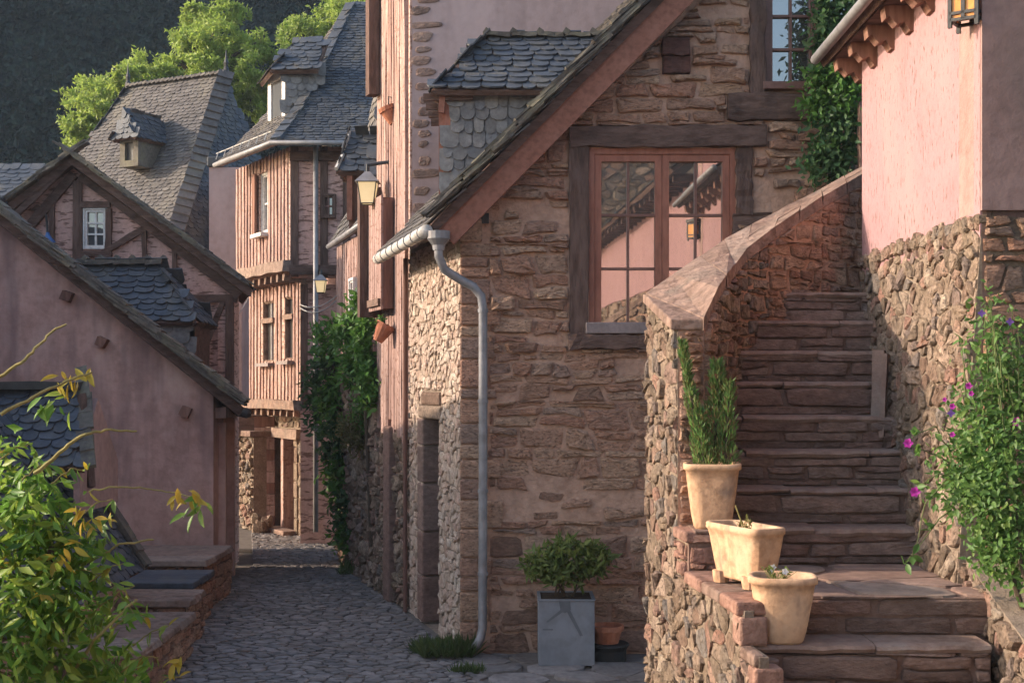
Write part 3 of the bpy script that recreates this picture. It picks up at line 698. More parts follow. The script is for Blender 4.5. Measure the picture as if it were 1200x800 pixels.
mb = MB(); mb.tube([frS.pt(.04, .0, .05), frS.pt(.04, topL - .1, .05)], .02, 8); mb.build('thin_pipe', M['red_plank'], HA)

# dormer of A: cheek faces the viewer, front faces the alley
DN = 11.6; DFar = 12.6; xf = XX(521, DN); zt = ZZ(104, DN)
frC = Fr((xf, DN, 0), (1, 0, 0)); 
roofz = lambda X, d: z0 + 1.017 * (X - (EA.x + (d - EA.y) / (EB.y - EA.y) * (EB.x - EA.x)))
xb = xf + (zt - roofz(xf, DN)) / 1.017
ck = [(0, roofz(xf, DN) - .05), (xb - xf + .05, zt), (0, zt)]
mb = MB(); mb.prism(frC, ck, -.06, 0); dorm = mb.build('dormer', M['scale_slate'], HA)
slates(dorm, frC, [(0.01, ck[0][1]), (xb - xf, zt + .02), (0.01, zt + .02)], .125, .105, M['scale_slate'], 1, .012, True, 120, 'scale_slate', lap=1.9)
frC2 = Fr((xf, DFar, 0), (1, 0, 0)); mb = MB(); mb.prism(frC2, ck, -.06, 0); mb.build('far_cheek', M['scale_slate'], dorm)
frDf = wall_frame((xf, DFar - .012), (xf, DN + .012)); mb = MB(); zb = roofz(xf, DN)
mb.prism(frDf, [(0, zb - .2), (1.0, zb - .2), (1.0, zt), (0, zt)], -.05, 0, [[(.15, zb + .1), (.85, zb + .1), (.85, zt - .12), (.15, zt - .12)]]); mb.build('dormer_front', M['frame_red'], dorm)
mb = MB(); mb.fbox(frDf, .15, zb + .1, .85, zt - .12, -.04, -.03); mb.build('pane', M['dim_glass'], dorm)
mb = MB(); mb.fbox(frDf, .88, zb - .1, .985, zt + .03, .0, .05); mb.build('front_post', M['barge_red'], dorm)
mb = MB(); mb.bar(P(519, 105, 11.55), P(531, 116, 11.55) + Vector((-.1, 0, -.12)), .05, .05); mb.build('corner_strut', M['barge_red'], dorm)
e0 = P(505, 106, 11.45); e1 = P(664, 108, 11.45); r0 = P(567, 46, 12.1); r1 = P(722, 50, 12.1); r1.z = r0.z; e1.z = e0.z
fr2, dk2 = roof_plane(dorm, [e0, e1, r1, r0], .15, .09, M['slate'], individual=True, cap=250, thick=.012, back=.05)
e0b = Vector((e0.x, 12.75, e0.z)); e1b = Vector((e1.x, 12.75, e1.z))
fr3, dk3 = roof_plane(dorm, [e1b, e0b, r0, r1], .2, .14, M['slate'], back=.05)
fr4, dk4 = roof_plane(dorm, [e0b, e0, r0], .17, .12, M['slate'], back=.05)
for i in range(5):
    p_ = r0.lerp(r1, i / 5 + .01); q_ = r0.lerp(r1, (i + 1) / 5); mb = MB(); mb.bar(p_ + Vector((0, 0, .035)), q_ + Vector((0, 0, .025)), .14, .035, seg=3, jit=.008); mb.build('ridge_slate', M['slate_edge'], dorm)
    mb = MB(); mb.bar(p_ + Vector((0, 0, .03)), p_ + Vector((.03, 0, .075)), .14, .05); mb.build('ridge_slate', M['slate_edge'], dorm)
for i in range(4):
    p_ = e0.lerp(e0b, .08 + i * .28) + Vector((.35, 0, .02)); mb = MB(); mb.bar(p_ + Vector((-.42, 0, -.06)), p_ + Vector((0, 0, -.05)), .05, .06); mb.build('rafter_end', M['old_timber'], dorm)

# ================================================================== tall house behind it (B)
HB = thing('tall_pink_house', 'tall house with stone quoins and plain shaded render wall behind the dormer', 'house', (0, 14, 0))
BL = (-.985, 13.06); frB = wall_frame(BL, (3.0, 13.06)); BT = EYE + 4.2
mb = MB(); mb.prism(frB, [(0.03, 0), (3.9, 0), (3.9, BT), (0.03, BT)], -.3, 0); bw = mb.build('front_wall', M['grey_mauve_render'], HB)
qx0, qx1 = frB.px(483, 0)[0], frB.px(516, 0)[0]; b = EYE + 1.3
while b < BT - .1:
    h = rnd(.07, .13); a0 = qx0 + rnd(-.02, .05); a1 = qx1 + rnd(-.10, .05); mb = MB(); n = rnd(.35, .65)
    pl = [(a0, b), (a0 + .06, b - .012), (a1 - .04, b + rnd(-.01, .02)), (a1, b + h * n), (a1 - rnd(.02, .06), b + h * .75), (a0 + .1, b + h * .8), (a0 + .01, b + h * .7)]
    stone_mesh(mb, frB, pl, .004, .012, .3, .05); mb.build('quoin_stone', M['dark_stone'], bw); b += h + rnd(.0, .05)
BFar = (XX(120 + 4631 / 14.2, 14.2), 14.2); frBL = wall_frame(BFar, (BL[0] + .01, BL[1])); LB = math.dist(BFar, BL)
mb = MB(); mb.prism(frBL, [(0, 0), (LB, 0), (LB, BT), (0, BT)], -.3, 0); blw = mb.build('alley_wall', M['lit_infill'], HB)
a = .0
while a < LB - .05:
    wd = rnd(.055, .10); mb = MB(); zb_ = EYE - .45 + rnd(-.15, .15); mb.bar(frBL.pt(a + wd / 2, zb_, .012), frBL.pt(a + wd / 2, BT, .012), .05, wd, up=frBL.u, seg=10, jit=.006); mb.build('plank', M['pink_plank'], blw); a += wd + rnd(.012, .035)
lay(blw, frBL, [(0, 0), (LB, 0), (LB, EYE - .45), (0, EYE - .45)], M['rubble'], (.06, .12), (.08, .2), .008, (.012, .045), [], 120, .45, 1.3, tilt=.35, rough=.4)
mb = MB(); mb.fbox(frBL, .42, 0.0, .66, 1.75, -.02, .08); mb.build('door_post', M['dark_stone'], HB, bevel=.02)
# boarded box hanging on the alley wall
a0_, a1_ = .18, .74; zt_, zb_ = ZZ(238, 13.9), ZZ(364, 13.9)
mb = MB(); mb.fbox(frBL, a0_, zb_, a1_, zt_, .05, .15); sh = mb.build('boarded_bay', M['red_plank'], HB)
for i in range(6):
    wd = (a1_ - a0_) / 6; mb = MB(); mb.fbox(frBL, a0_ + i * wd + .004, zb_ - .01, a0_ + (i + 1) * wd - .006, zt_ + .02, .15, .172); mb.build('plank', M['pink_plank'], sh)
mb = MB(); mb.fbox(frBL, a0_ + .05, zb_ + .03, a1_ - .03, zb_ + .10, .172, .20); mb.build('batten', M['cap_flag'], sh)
mb = MB(); mb.fbox(frBL, a0_ - .12, zb_ - .06, a0_ - .005, zt_ + .18, .02, .26); mb.build('dark_post', M['timber_v'], HB)
mb = MB(); mb.fbox(frBL, .0, ZZ(110, 14), .16, BT, .05, .16); mb.build('dark_post', M['timber_v'], HB)
# ================================================================== third house down the alley (C)
HC = thing('slate_hipped_house', 'narrow pink planked house with slate hip roof beyond the tall house', 'house', (-1, 15.4, 0))
CN = (XX(120 + 4631 / 14.22, 14.22), 14.22); CF = (XX(398, 16.6), 16.6); frCL = wall_frame(CF, CN); LC = math.dist(CF, CN); CE = EYE + 1.66
mb = MB(); mb.prism(frCL, [(0, 0), (LC, 0), (LC, CE), (0, CE)], -.3, 0); cw = mb.build('alley_wall', M['lit_infill'], HC)
a = 0.0
while a < LC - .05:
    wd = rnd(.08, .14); mb = MB(); mb.bar(frCL.pt(a + wd / 2, EYE + .45, .012), frCL.pt(a + wd / 2, CE, .012), .05, wd, up=frCL.u, seg=8, jit=.006); mb.build('plank', M['pink_plank'], cw); a += wd + rnd(.02, .06)
mb = MB(); mb.bar(frCL.pt(0, EYE + .40, .03), frCL.pt(LC, EYE + .40, .03), .1, .12, seg=6, jit=.008); mb.build('timber', M['pink_plank'], cw)
lay(cw, frCL, [(0, 0), (LC, 0), (LC, EYE + .3), (0, EYE + .3)], M['rubble'], (.07, .13), (.1, .24), .008, (.012, .045), [], 120, .45, 1.3, tilt=.35, rough=.4)
wc = window(HC, frCL, (LC * .42, EYE + .62, LC * .42 + .30, EYE + 1.2), 1, 2, 2, M['white_paint'], M['white_paint'], M['dim_glass'], .03, .02, .015, .03)
mb = MB(); mb.prism(wall_frame((CF[0] + .02, 16.6), (CF[0] + 3, 16.6)), [(0, 0), (3, 0), (3, CE), (0, CE)], -.2, 0); mb.build('end_wall', M['mauve_render'], HC)
c0 = P(433, 256, 14.3); c1 = P(388, 288, 17.0); c0.z = c1.z = EYE + 1.74
ap = Vector((XX(455, 15.5), 15.5, EYE + 3.75)); ap2 = Vector((ap.x - .3, 17.2, EYE + 3.75)); mid0 = c0.lerp(ap, .34) + Vector((.13, .12, -.12)); 
fr, dk = roof_plane(HC, [c1, c0, mid0, c1.lerp(ap2, .34) + Vector((.13, -.12, -.12))], .17, .10, M['slate_sunlit'])
fr, dk = roof_plane(HC, [c1.lerp(ap2, .34) + Vector((.13, -.12, -.12)), mid0, ap, ap2], .17, .10, M['slate_sunlit'])
fr, dk = roof_plane(HC, [c0, c0 + Vector((2.2, 0, 0)), ap + Vector((.9, 0, 0)), ap], .2, .11, M['slate'])
mb = MB(); mb.tube([c0 + Vector((-.03, 0, -.03)), c1 + Vector((-.03, 0, -.03))], .035, 10); mb.build('gutter', M['zinc'], HC, smooth=True)
# its small dormer
mb = MB(); dn = 15.3; frd = Fr((XX(409, dn), dn, 0), (1, 0, 0)); zt_ = ZZ(192, dn); mb.prism(frd, [(0, ZZ(268, dn)), (.42, ZZ(215, dn)), (.42, zt_), (0, zt_)], -.75, 0); dm = mb.build('dormer', M['red_plank'], HC)
mb = MB(); mb.bar(P(410, 200, dn - .03), P(410, 258, dn - .03), .06, .06, up=Vector((1, 0, 0))); mb.build('front_post', M['barge_red'], dm)
e0 = P(396, 201, dn - .1); e1 = P(440, 197, dn - .1); e1.z = e0.z; r0 = P(409, 160, dn + .38); r1 = P(446, 160, dn + .38); r1.z = r0.z
fr, dk = roof_plane(dm, [e0, e1, r1, r0], .17, .10, M['slate'], individual=True, cap=80)
e0b = e0 + Vector((0, .95, 0)); e1b = e1 + Vector((0, .95, 0)); roof_plane(dm, [e1b, e0b, r0, r1], .2, .12, M['slate']); roof_plane(dm, [e0b, e0, r0], .17, .10, M['slate_sunlit'])
mb = MB(); mb.tube([e0 + Vector((-.02, 0, .03)), e0.lerp(r0, .5) + Vector((0, 0, -.0)), r0 + Vector((0, 0, .05))], .025, 6); mb.build('verge_strip', M['pale_zinc'], dm)

# ================================================================== timbered corner house at the end of the alley (D)
HD = thing('corner_timber_house', 'sunlit jettied pink timber house with tall slate roof at alley end', 'house', (-2.5, 19.5, 0))
dl = Vector((-.56, 1, 0))
def storey(K, t, z_lo, z_hi, right, nm):
    L = (K[0] + dl.x * t, K[1] + dl.y * t); f = wall_frame(L, K); W = math.dist(L, K); f2 = wall_frame(K, (K[0] + right, K[1]))
    return f, W, f2
K1 = (XX(340, 18.3), 18.3); fU, WU, fU2 = storey(K1, 1.98, 0, 0, 2.3, 'u'); zu0, zu1 = ZZ(316, 18.3), ZZ(172, 18.3)
wr = (WU * .44, ZZ(270, 18.8), WU * .44 + .36, ZZ(196, 18.8))
mb = MB(); mb.prism(fU, [(0, zu0), (WU, zu0), (WU, zu1), (0, zu1)], -.2, 0, [rpoly(wr)]); ul = mb.build('upper_wall', M['lit_infill'], HD)
a = 0.0; i = 0
def studs(par, f, W, zl, zh, skip, wd=(.06, .085), gp=(.06, .09)):
    a = 0.0
    while a < W - .04:
        w_ = rnd(*wd); segs = [(zl, zh)]
        for (s0, t0, s1, t1) in skip:
            if a + w_ > s0 and a < s1: segs = [(zl, t0), (t1, zh)]
        for (p, q) in segs:
            if q - p < .05: continue
            mb = MB(); mb.bar(f.pt(a + w_ / 2, p, .002), f.pt(a + w_ / 2, q, .002), .032, w_, up=f.u, seg=6, jit=.005); mb.build('stud', M['pink_plank'], par)
        a += w_ + rnd(*gp)
studs(ul, fU, WU, zu0 + .12, zu1, [wr])
mb = MB(); mb.bar(fU.pt(-.05, zu0 + .06, .05), fU.pt(WU + .04, zu0 + .06, .05), .14, .15, seg=8, jit=.012); mb.build('sill_beam', M['cap_flag'], HD)
wu = window(HD, fU, wr, 1, 2, 2, M['white_paint'], M['white_paint'], M['dim_glass'], .03, .03, .02, -.08)
mb = MB(); mb.fbox(fU, wr[0] - .05, wr[1] - .05, wr[2] + .05, wr[1], .0, .12); mb.build('window_sill', M['white_paint'], wu)
mb = MB(); mb.fbox(fU, wr[0] - .12, wr[1], wr[0], wr[3], .04, .07); mb.build('shutter', M['red_plank'], wu)
mb = MB(); mb.prism(fU2, [(0.0, zu0 - .1), (2.3, zu0 - .1), (2.3, zu1), (0.0, zu1)], -.2, 0); uf = mb.build('front_wall', M['pink_infill'], HD)
for x0 in (341, 375.5, 402):
    mb = MB(); a_ = fU2.px(x0, 200)[0]; mb.fbox(fU2, a_, zu0 - .1, a_ + .10, zu1, .0, .03); mb.build('timber', M['timber_v'], uf)
for y0 in (183, 316):
    mb = MB(); b_ = fU2.px(340, y0)[1]; mb.fbox(fU2, 0, b_ - .07, 2.3, b_ + .06, .031, .055); mb.build('timber', M['old_timber'], uf)
wv = window(HD, fU2, grect(377, 228, 394, 256, fU2), 1, 2, 2, M['timber_v'], M['muntin'], M['dim_glass'], .025, .02, .02, .03)
mb = MB(); mb.tube([fU2.pt(fU2.px(371, 0)[0], zu1, .08), fU2.pt(fU2.px(371, 0)[0], 0.2, .08)], .035, 8); mb.build('downspout', M['zinc'], HD, smooth=True)
# joist ends under the jetty
def joists(par, f, W, z, n, depth=.28):
    for i in range(n):
        a_ = W * (i + .4) / n; mb = MB(); mb.bar(f.pt(a_, z, .04), f.pt(a_, z - .02, -depth), .07, .10, jit=.006, seg=2); mb.build('joist_end', M['cap_flag'], par)
joists(HD, fU, WU, zu0 - .09, 9)
K2 = (XX(352, 18.55), 18.55); fM, WM, fM2 = storey(K2, 1.86, 0, 0, 2, 'm'); zm0, zm1 = ZZ(478, 18.55), zu0 + .02
m0 = (fM.px(308, 400)[0], fM.px(308, 424)[1], fM.px(321, 400)[0], fM.px(315, 353)[1]); m1 = (fM.px(333.5, 400)[0], m0[1] + .02, fM.px(344, 400)[0], m0[3] + .02)
mb = MB(); mb.prism(fM, [(0, zm0), (WM, zm0), (WM, zm1), (0, zm1)], -.2, 0, [rpoly(m0), rpoly(m1)]); ml = mb.build('middle_wall', M['lit_infill'], HD)
studs(ml, fM, WM, zm0 + .1, zm1, [m0, m1])
for m_ in (m0, m1):
    ww = window(HD, fM, m_, 1, 1, 2 if m_ is m0 else 1, M['cap_flag'], M['white_paint'], M['dim_glass'], .014, .01, .015, -.06)
    mb = MB(); zt2 = m_[1] + (m_[3] - m_[1]) * .68; mb.fbox(fM, m_[0] - .02, zt2 - .035, m_[2] + .02, zt2 + .035, -.1, .03); mb.build('transom', M['cap_flag'], ww)
    mb = MB(); mb.fbox(fM, m_[0] - .05, m_[1] - .07, m_[2] + .05, m_[1] - .02, -.02, .11); mb.build('window_sill', M['sill_metal'], ww)
mb = MB(); mb.bar(fM.pt(-.05, zm0 + .04, .05), fM.pt(WM + .04, zm0 + .04, .05), .14, .13, seg=8, jit=.012); mb.build('sill_beam', M['cap_flag'], HD)
mb = MB(); mb.prism(fM2, [(0, 0), (2.2, 0), (2.2, zm1 - .2), (0, zm1 - .2)], -.2, 0); mf = mb.build('front_wall', M['pink_infill'], HD)
mb = MB(); mb.fbox(fM2, 0.003, zm0, .1, zm1 - .2, .0, .03); mb.build('timber', M['timber_v'], mf)
joists(HD, fM, WM, zm0 - .07, 8, .3)
K3 = (XX(374, 18.85), 18.85); fL, WL, fL2 = storey(K3, 2.1, 0, 0, 1.8, 'l'); zl1 = zm0
dr = (fL.px(318, 580)[0], 0.02, fL.px(346, 580)[0], fL.px(330, 513)[1])
mb = MB(); mb.prism(fL, [(0, 0), (WL, 0), (WL, zl1), (0, zl1)], -.25, 0, [rpoly(dr)]); gl = mb.build('ground_wall', M['rubble_mortar'], HD)
lay(gl, fL, [(0, 0), (WL, 0), (WL, zl1 - .02), (0, zl1 - .02)], M['rubble'], (.08, .15), (.12, .3), .008, (.008, .025), [(dr[0] - .12, 0, dr[2] + .14, dr[3] + .16)], 80, .4, 1.3)
for (a_, c_, n_) in ((dr[0] - .12, dr[0] - .005, 0), (dr[2] + .005, dr[2] + .14, 1)):
    b = .02
    while b < dr[3] - .1:
        h = rnd(.2, .34); mb = MB(); mb.fbox(fL, a_ + rnd(-.02, .02), b, c_, min(b + h - .01, dr[3]), -.2, .03); mb.build('jamb_block', M['rubble'], gl, bevel=.012); b += h
mb = MB(); mb.bar(fL.pt(dr[0] - .2, dr[3] + .08, .0), fL.pt(dr[2] + .3, dr[3] + .08, .0), .2, .14, seg=5, jit=.01); mb.build('lintel', M['cap_flag'], gl)
mb = MB(); mb.fbox(fL, dr[0] + .01, .03, dr[0] + (dr[2] - dr[0]) * .45, dr[3] - .01, -.20, -.16); dd = mb.build('door', M['red_plank'], HD)
mb = MB(); mb.fbox(fL, dr[0] + (dr[2] - dr[0]) * .50, .03, dr[0] + (dr[2] - dr[0]) * .60, dr[3], -.17, .035); mb.build('door_post', M['pink_plank'], dd)
for i in range(9):
    mb = MB(); zz = .12 + i * .155; mb.fbox(fL, dr[0] + .14, zz, dr[0] + (dr[2] - dr[0]) * .42, zz + .10, -.16, -.13); mb.build('door_panel', M['pink_plank'], dd)
mb = MB(); mb.fbox(fL, dr[0] - .08, -.01, dr[2] + .1, .07, .0, .22); mb.build('doorstep', M['cap_flag'], HD, bevel=.015)
mb = MB(); mb.prism(fL2, [(0, 0), (1.8, 0), (1.8, zl1), (0, zl1)], -.2, 0); mb.build('ground_front_wall', M['pink_infill'], HD)
# body behind
mb = MB(); mb.hexa([(K1[0] + .9, 19.2, 0), (K1[0] + 2.2, 19.2, 0), (K1[0] + 2.2, 21.5, 0), (K1[0] - .1, 20.9, 0), (K1[0] + .9, 19.2, zu1), (K1[0] + 2.2, 19.2, zu1), (K1[0] + 2.2, 21.5, zu1), (K1[0] - .1, 20.9, zu1)]); mb.build('rear_body', M['mauve_render'], HD)
# roof
e0 = P(323, 166, 17.95); e0.z = EYE + 3.19; eL = P(256, 191, 19.75); eL.z = e0.z; eR = Vector((-1.45, 17.95, e0.z)); aP = P(411, 6, 20.2); aR = P(470, 6, 20.2)
t = .30; m0_ = e0.lerp(aP, t) + Vector((0, 0, -.13)); mR = eR.lerp(aR, t) + Vector((0, 0, -.13)); mL = eL.lerp(aP, t) + Vector((0, 0, -.13))
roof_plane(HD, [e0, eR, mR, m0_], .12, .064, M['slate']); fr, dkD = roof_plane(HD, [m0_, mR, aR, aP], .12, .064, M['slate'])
roof_plane(HD, [eL, e0, m0_, mL], .12, .064, M['slate_sunlit']); roof_plane(HD, [mL, m0_, aP], .12, .064, M['slate_sunlit'])
for i in range(16):
    k = i / 16; p_ = e0.lerp(m0_, k / .33) if k < .33 else m0_.lerp(aP, (k - .33) / .67); k2 = (i + 1.15) / 16; q_ = e0.lerp(m0_, k2 / .33) if k2 < .33 else m0_.lerp(aP, min(1, (k2 - .33) / .67))
    mb = MB(); mb.bar(p_ + Vector((0, 0, .04)), q_ + Vector((0, 0, .02)), .15, .03, jit=.008); mb.build('hip_slate', M['slate'], HD)
mb = MB(); mb.tube([eL + Vector((-.05, -.03, -.03)), e0 + Vector((-.05, -.06, -.03)), eR + Vector((0, -.06, -.03))], .035, 8); mb.build('gutter', M['zinc'], HD, smooth=True)
for i in range(7):
    c = eL.lerp(e0, (i + .5) / 7) + Vector((-.08, -.05, .03)); mb = MB(); mb.tube([c, c + Vector((.03, .02, .10))], .008, 5); mb.build('snow_guard', M['pale_zinc'], HD)
mb = MB(); mb.tube([eL.lerp(e0, .02) + Vector((-.04, -.03, .13)), eL.lerp(e0, .98) + Vector((-.04, -.03, .13))], .007, 5); mb.build('snow_rail', M['pale_zinc'], HD)
# dormer on the sunny slope
dn = 18.75; nl = Vector((-.87, -.49, 0)); pf = P(334, 139, dn)
frq = Fr((pf.x, pf.y, 0), (1, .12, 0)); zt_ = ZZ(80, dn); mb = MB(); mb.prism(frq, [(0, ZZ(140, dn)), (.55, ZZ(90, dn)), (.55, zt_), (0, zt_)], -.04, 0); dm = mb.build('dormer', M['scale_slate'], HD)
slates(dm, frq, [(0, ZZ(140, dn)), (.55, ZZ(90, dn)), (.55, zt_), (0, zt_)], .13, .10, M['scale_slate'], 1, .01, True, 40, 'scale_slate')
ff = Fr((pf.x - .56 * .62, pf.y + .62, 0), (.56, -1, 0)); zb_ = ZZ(142, dn); wz = .71
mb = MB(); mb.prism(ff, [(0, zb_ - .2), (wz, zb_ - .2), (wz, zt_), (0, zt_)], -.04, 0, [[(.13, zb_ + .05), (wz - .13, zb_ + .05), (wz - .13, zt_ - .1), (.13, zt_ - .1)]]); mb.build('dormer_front', M['white_paint'], dm)
mb = MB(); mb.fbox(ff, .13, zb_ + .05, wz - .13, zt_ - .1, -.03, -.02); mb.build('pane', M['dim_glass'], dm)
e0d = P(316, 83, dn - .1); e1d = P(372, 80, dn - .15); e1d.z = e0d.z; r0d = P(346, 49, dn + .35); r1d = P(384, 48, dn + .3); r1d.z = r0d.z
roof_plane(dm, [e0d, e1d, r1d, r0d], .16, .09, M['slate']); e2d = e0d + Vector((-.30, .85, 0)); roof_plane(dm, [e2d, e0d, r0d], .16, .09, M['slate_sunlit'])
# lit rubble garden wall and dark planked gate to its left
HW = thing('rubble_wall', 'sunlit ochre rubble wall standing left of the carved door', 'wall', (XX(285, 20.5), 20.5, 0))
f = wall_frame((XX(266, 21.3), 21.3), (XX(297, 20.2), 20.2)); W = math.dist((XX(266, 21.3), 21.3), (XX(297, 20.2), 20.2)); zt_ = ZZ(512, 20.2)
mb = MB(); mb.prism(f, [(0, 0), (W, 0), (W, zt_), (0, zt_)], -.3, 0); rw = mb.build('wall_core', M['rubble_mortar'], HW)
lay(rw, f, [(0, 0), (W, 0), (W, zt_), (0, zt_)], M['rubble'], (.07, .12), (.10, .22), .008, (.015, .05), [], 200, .45, 1.3, tilt=.35, rough=.4)
mb = MB(); mb.fbox(f, -.02, zt_ + .004, W + .05, zt_ + .09, -.34, .07); mb.build('coping', M['cap_flag'], HW, bevel=.012)
f2 = wall_frame((XX(298, 20.3), 20.3), (XX(311, 20.3) + .12, 20.3))
for i in range(10):
    mb = MB(); mb.fbox(f2, 0, .05 + i * .165, .30, .05 + i * .165 + .155, -.05 - rnd(0, .01), 0); mb.build('gate_board', M['pink_plank'] if i % 3 else M['red_plank'], HW)
mb = MB(); mb.fbox(wall_frame((XX(262, 20.9), 20.9), (XX(308, 20.9), 20.9)), 0, ZZ(508, 20.6), .7, ZZ(486, 20.6), 0, .4); mb.build('roof_board', M['old_timber'], HW)
for i in range(6):
    st = MB(); c = Vector((XX(303 + rnd(-6, 8), 19.9), 19.9 + rnd(-.1, .2), .07 + .05 * i * .6)); 
    stone_mesh(st, Fr((c.x, c.y, c.z - .05), (1, rnd(-.3, .3), 0), (0, 1, .2)), [(-.09, -.07), (.08, -.08), (.10, .06), (-.07, .08)], .004, .09, .3, .3); o = st.build('fallen_stone', M['rubble'], HW)

# ================================================================== big slate roof behind (E)
HE = thing('hipped_slate_house', 'house with big steep slate roof and one tiny dormer below the trees', 'house', (-5.5, 23.5, 0))
A1 = P(265, 88, 23.0); A2 = P(150, 103, 24.06); A2.z = A1.z; B1 = P(194, 310, 21.2); B2 = B1 + (A2 - A1) * 1.8; B3 = P(352, 310, 23.4); B3.z = B1.z; B4 = P(80, 310, 26); B4.z = B1.z
fr, dkE = roof_plane(HE, [B2, B1, A1, A2], .13, .072, M['slate_sunlit']); roof_plane(HE, [B1, B3, A1], .13, .072, M['slate']); roof_plane(HE, [B4, B2, A2], .19, .105, M['slate'])
for i in range(22):
    p_ = A2.lerp(A1, i / 22); q_ = A2.lerp(A1, (i + 1.1) / 22); mb = MB(); mb.bar(p_ + Vector((0, 0, .03)), q_ + Vector((0, 0, .06)), .16, .04, jit=.006); mb.build('ridge_slate', M['slate_sunlit'], HE)
for i in range(26):
    p_ = B1.lerp(A1, i / 26); q_ = B1.lerp(A1, (i + 1.15) / 26); mb = MB(); ho = Vector((.25, -.62, .62)); mb.bar(p_ + ho * .10, q_ + ho * .06, .26, .025, up=ho, jit=.006); mb.build('hip_slate', M['slate_sunlit'], HE)
for A_ in (A1, A2):
    mb = MB(); mb.lathe(A_, [(.05, 0), (.05, .1), (.03, .14), (.045, .2), (.02, .28), (.006, .42)], 8); mb.build('finial', M['iron'], HE)
mb = MB(); wq = [B2, B1, B3, B4]; zz = B1.z - .05; cc = sum(wq, Vector()) / 4; bs = [(p.lerp(cc, .08).x, p.lerp(cc, .08).y) for p in wq]
mb.add([(x, y, 0) for x, y in bs] + [(x, y, zz) for x, y in bs], [(0, 1, 5, 4), (1, 2, 6, 5), (2, 3, 7, 6), (3, 0, 4, 7)]); mb.build('walls', M['mauve_render'], HE)
# tiny dormer
nE = Vector((-.47, -.88, 0)); dE = dkE
pc = P(151, 188, 22.35); ff = Fr(pc, (.88, -.47, 0)); mb = MB(); mb.prism(ff, [(-.2, -.1), (.2, -.1), (.2, .36), (-.2, .36)], -.6, 0, [[(-.09, .0), (.09, .0), (.09, .3), (-.09, .3)]]); dm = mb.build('dormer', M['slate_edge'], HE)
mb = MB(); mb.fbox(ff, -.09, .0, .09, .3, -.06, -.05); mb.build('opening', M['iron'], dm)
rt = ff.pt(0, .78, .05); rtb = ff.pt(0, .78, -.75); el, er = ff.pt(-.28, .33, .12), ff.pt(.28, .33, .12); elb, erb = ff.pt(-.28, .33, -.8), ff.pt(.28, .33, -.8)
roof_plane(dm, [elb, el, rt, rtb], .14, .09, M['slate_sunlit']); roof_plane(dm, [er, erb, rtb, rt], .14, .09, M['slate']); roof_plane(dm, [el, er, rt], .14, .09, M['slate'])
# pink rendered stack between E and D
HP = thing('party_wall', 'pale pink rendered wall end between the big roof and corner house', 'wall', (XX(262, 20.9), 20.9, 0))
mb = MB(); mb.box(XX(245, 20.9), 20.9, 0, XX(283, 20.9), 22.2, ZZ(196, 20.9)); mb.build('wall_face', M['grey_mauve_render'], HP)
mb = MB(); mb.box(XX(243, 20.9), 20.85, ZZ(196, 20.9) + .003, XX(262, 20.9), 21.3, ZZ(184, 20.9)); mb.build('coping', M['slate'], HP, bevel=.02)

# ================================================================== half-timbered gable (F)
HF = thing('half_timbered_house', 'pink half timbered gable house with small white window, left of alley', 'house', (-5, 17.3, 0))
dF = 16.5; frF = wall_frame((-7.6, dF), (-3.35, dF)); XF = lambda px: XX(px, dF) + 7.6; ZF = lambda py: ZZ(py, dF)
apx, apz = XF(92), ZF(192); slF = (ZF(187) - ZF(338)) / (XF(295) - XF(92)); rt_ = 4.25
gp_ = [(0, 0), (rt_, 0), (rt_, apz - slF * (rt_ - apx)), (apx, apz), (0, apz - slF * apx)]
wf_ = grect(98, 244, 126, 292, frF)
mb = MB(); mb.prism(frF, gp_, -.25, 0, [rpoly(wf_)]); gF = mb.build('gable_wall', M['pink_infill'], HF)
def tim(x0, y0, x1, y1, w, par=gF, fr=frF, c=.02, th=.06, mat='old_timber', nm='timber'):
    a, b = fr.px(x0, y0); a2, b2 = fr.px(x1, y1); mb = MB(); d = Vector((a2 - a, b2 - b, 0)); upv = fr.v if abs(a2 - a) > abs(b2 - b) * .3 else fr.u
    mb.bar(fr.pt(a, b, c), fr.pt(a2, b2, c), th, w * .74, up=fr.n.cross((fr.pt(a2, b2) - fr.pt(a, b)).normalized()), seg=5, jit=.006); return mb.build(nm, M[mat], par)
tim(97, 205, 283, 345, .19, c=.05); tim(88, 205, 35, 268, .15, c=.05); tim(92, 212, 92, 330, .14, mat='timber_v'); tim(128, 245, 128, 300, .10, mat='timber_v', c=.022)
tim(95, 240, 130, 240, .10, c=.024); tim(95, 298, 132, 298, .09, c=.026); tim(116, 300, 180, 262, .09, c=.03); tim(170, 270, 170, 312, .07, mat='timber_v'); tim(205, 290, 205, 340, .07, mat='timber_v')
tim(208, 350, 278, 350, .13, c=.028); tim(262, 355, 228, 440, .09, c=.03); tim(270, 345, 270, 475, .13, mat='timber_v', c=.034); tim(228, 352, 228, 470, .08, mat='timber_v'); tim(62, 232, 62, 330, .08, mat='timber_v'); tim(242, 400, 242, 470, .06, mat='timber_v'); tim(50, 305, 100, 305, .07, c=.03)
tim(180, 262, 186, 272, .10, c=.06); tim(50, 250, 44, 243, .1, c=.06)
window(HF, frF, wf_, 1, 3, 2, M['white_paint'], M['white_paint'], M['dim_glass'], .02, .025, .022, -.02)
eF = Vector((XX(298, dF - .2), dF - .25, ZZ(340, dF - .2))); aF = Vector((XX(92, dF), dF - .25, ZZ(183, dF - .2))); lF = Vector((aF.x - 2.2, dF - .25, aF.z - slF * 2.2)); bk = Vector((-.42, 1.75, 0))
fr, dkF = roof_plane(HF, [eF, eF + bk, aF + bk, aF], .18, .10, M['slate'], back=.09); fr, dkF2 = roof_plane(HF, [lF + bk, lF, aF, aF + bk], .18, .10, M['slate_sunlit'], back=.09)
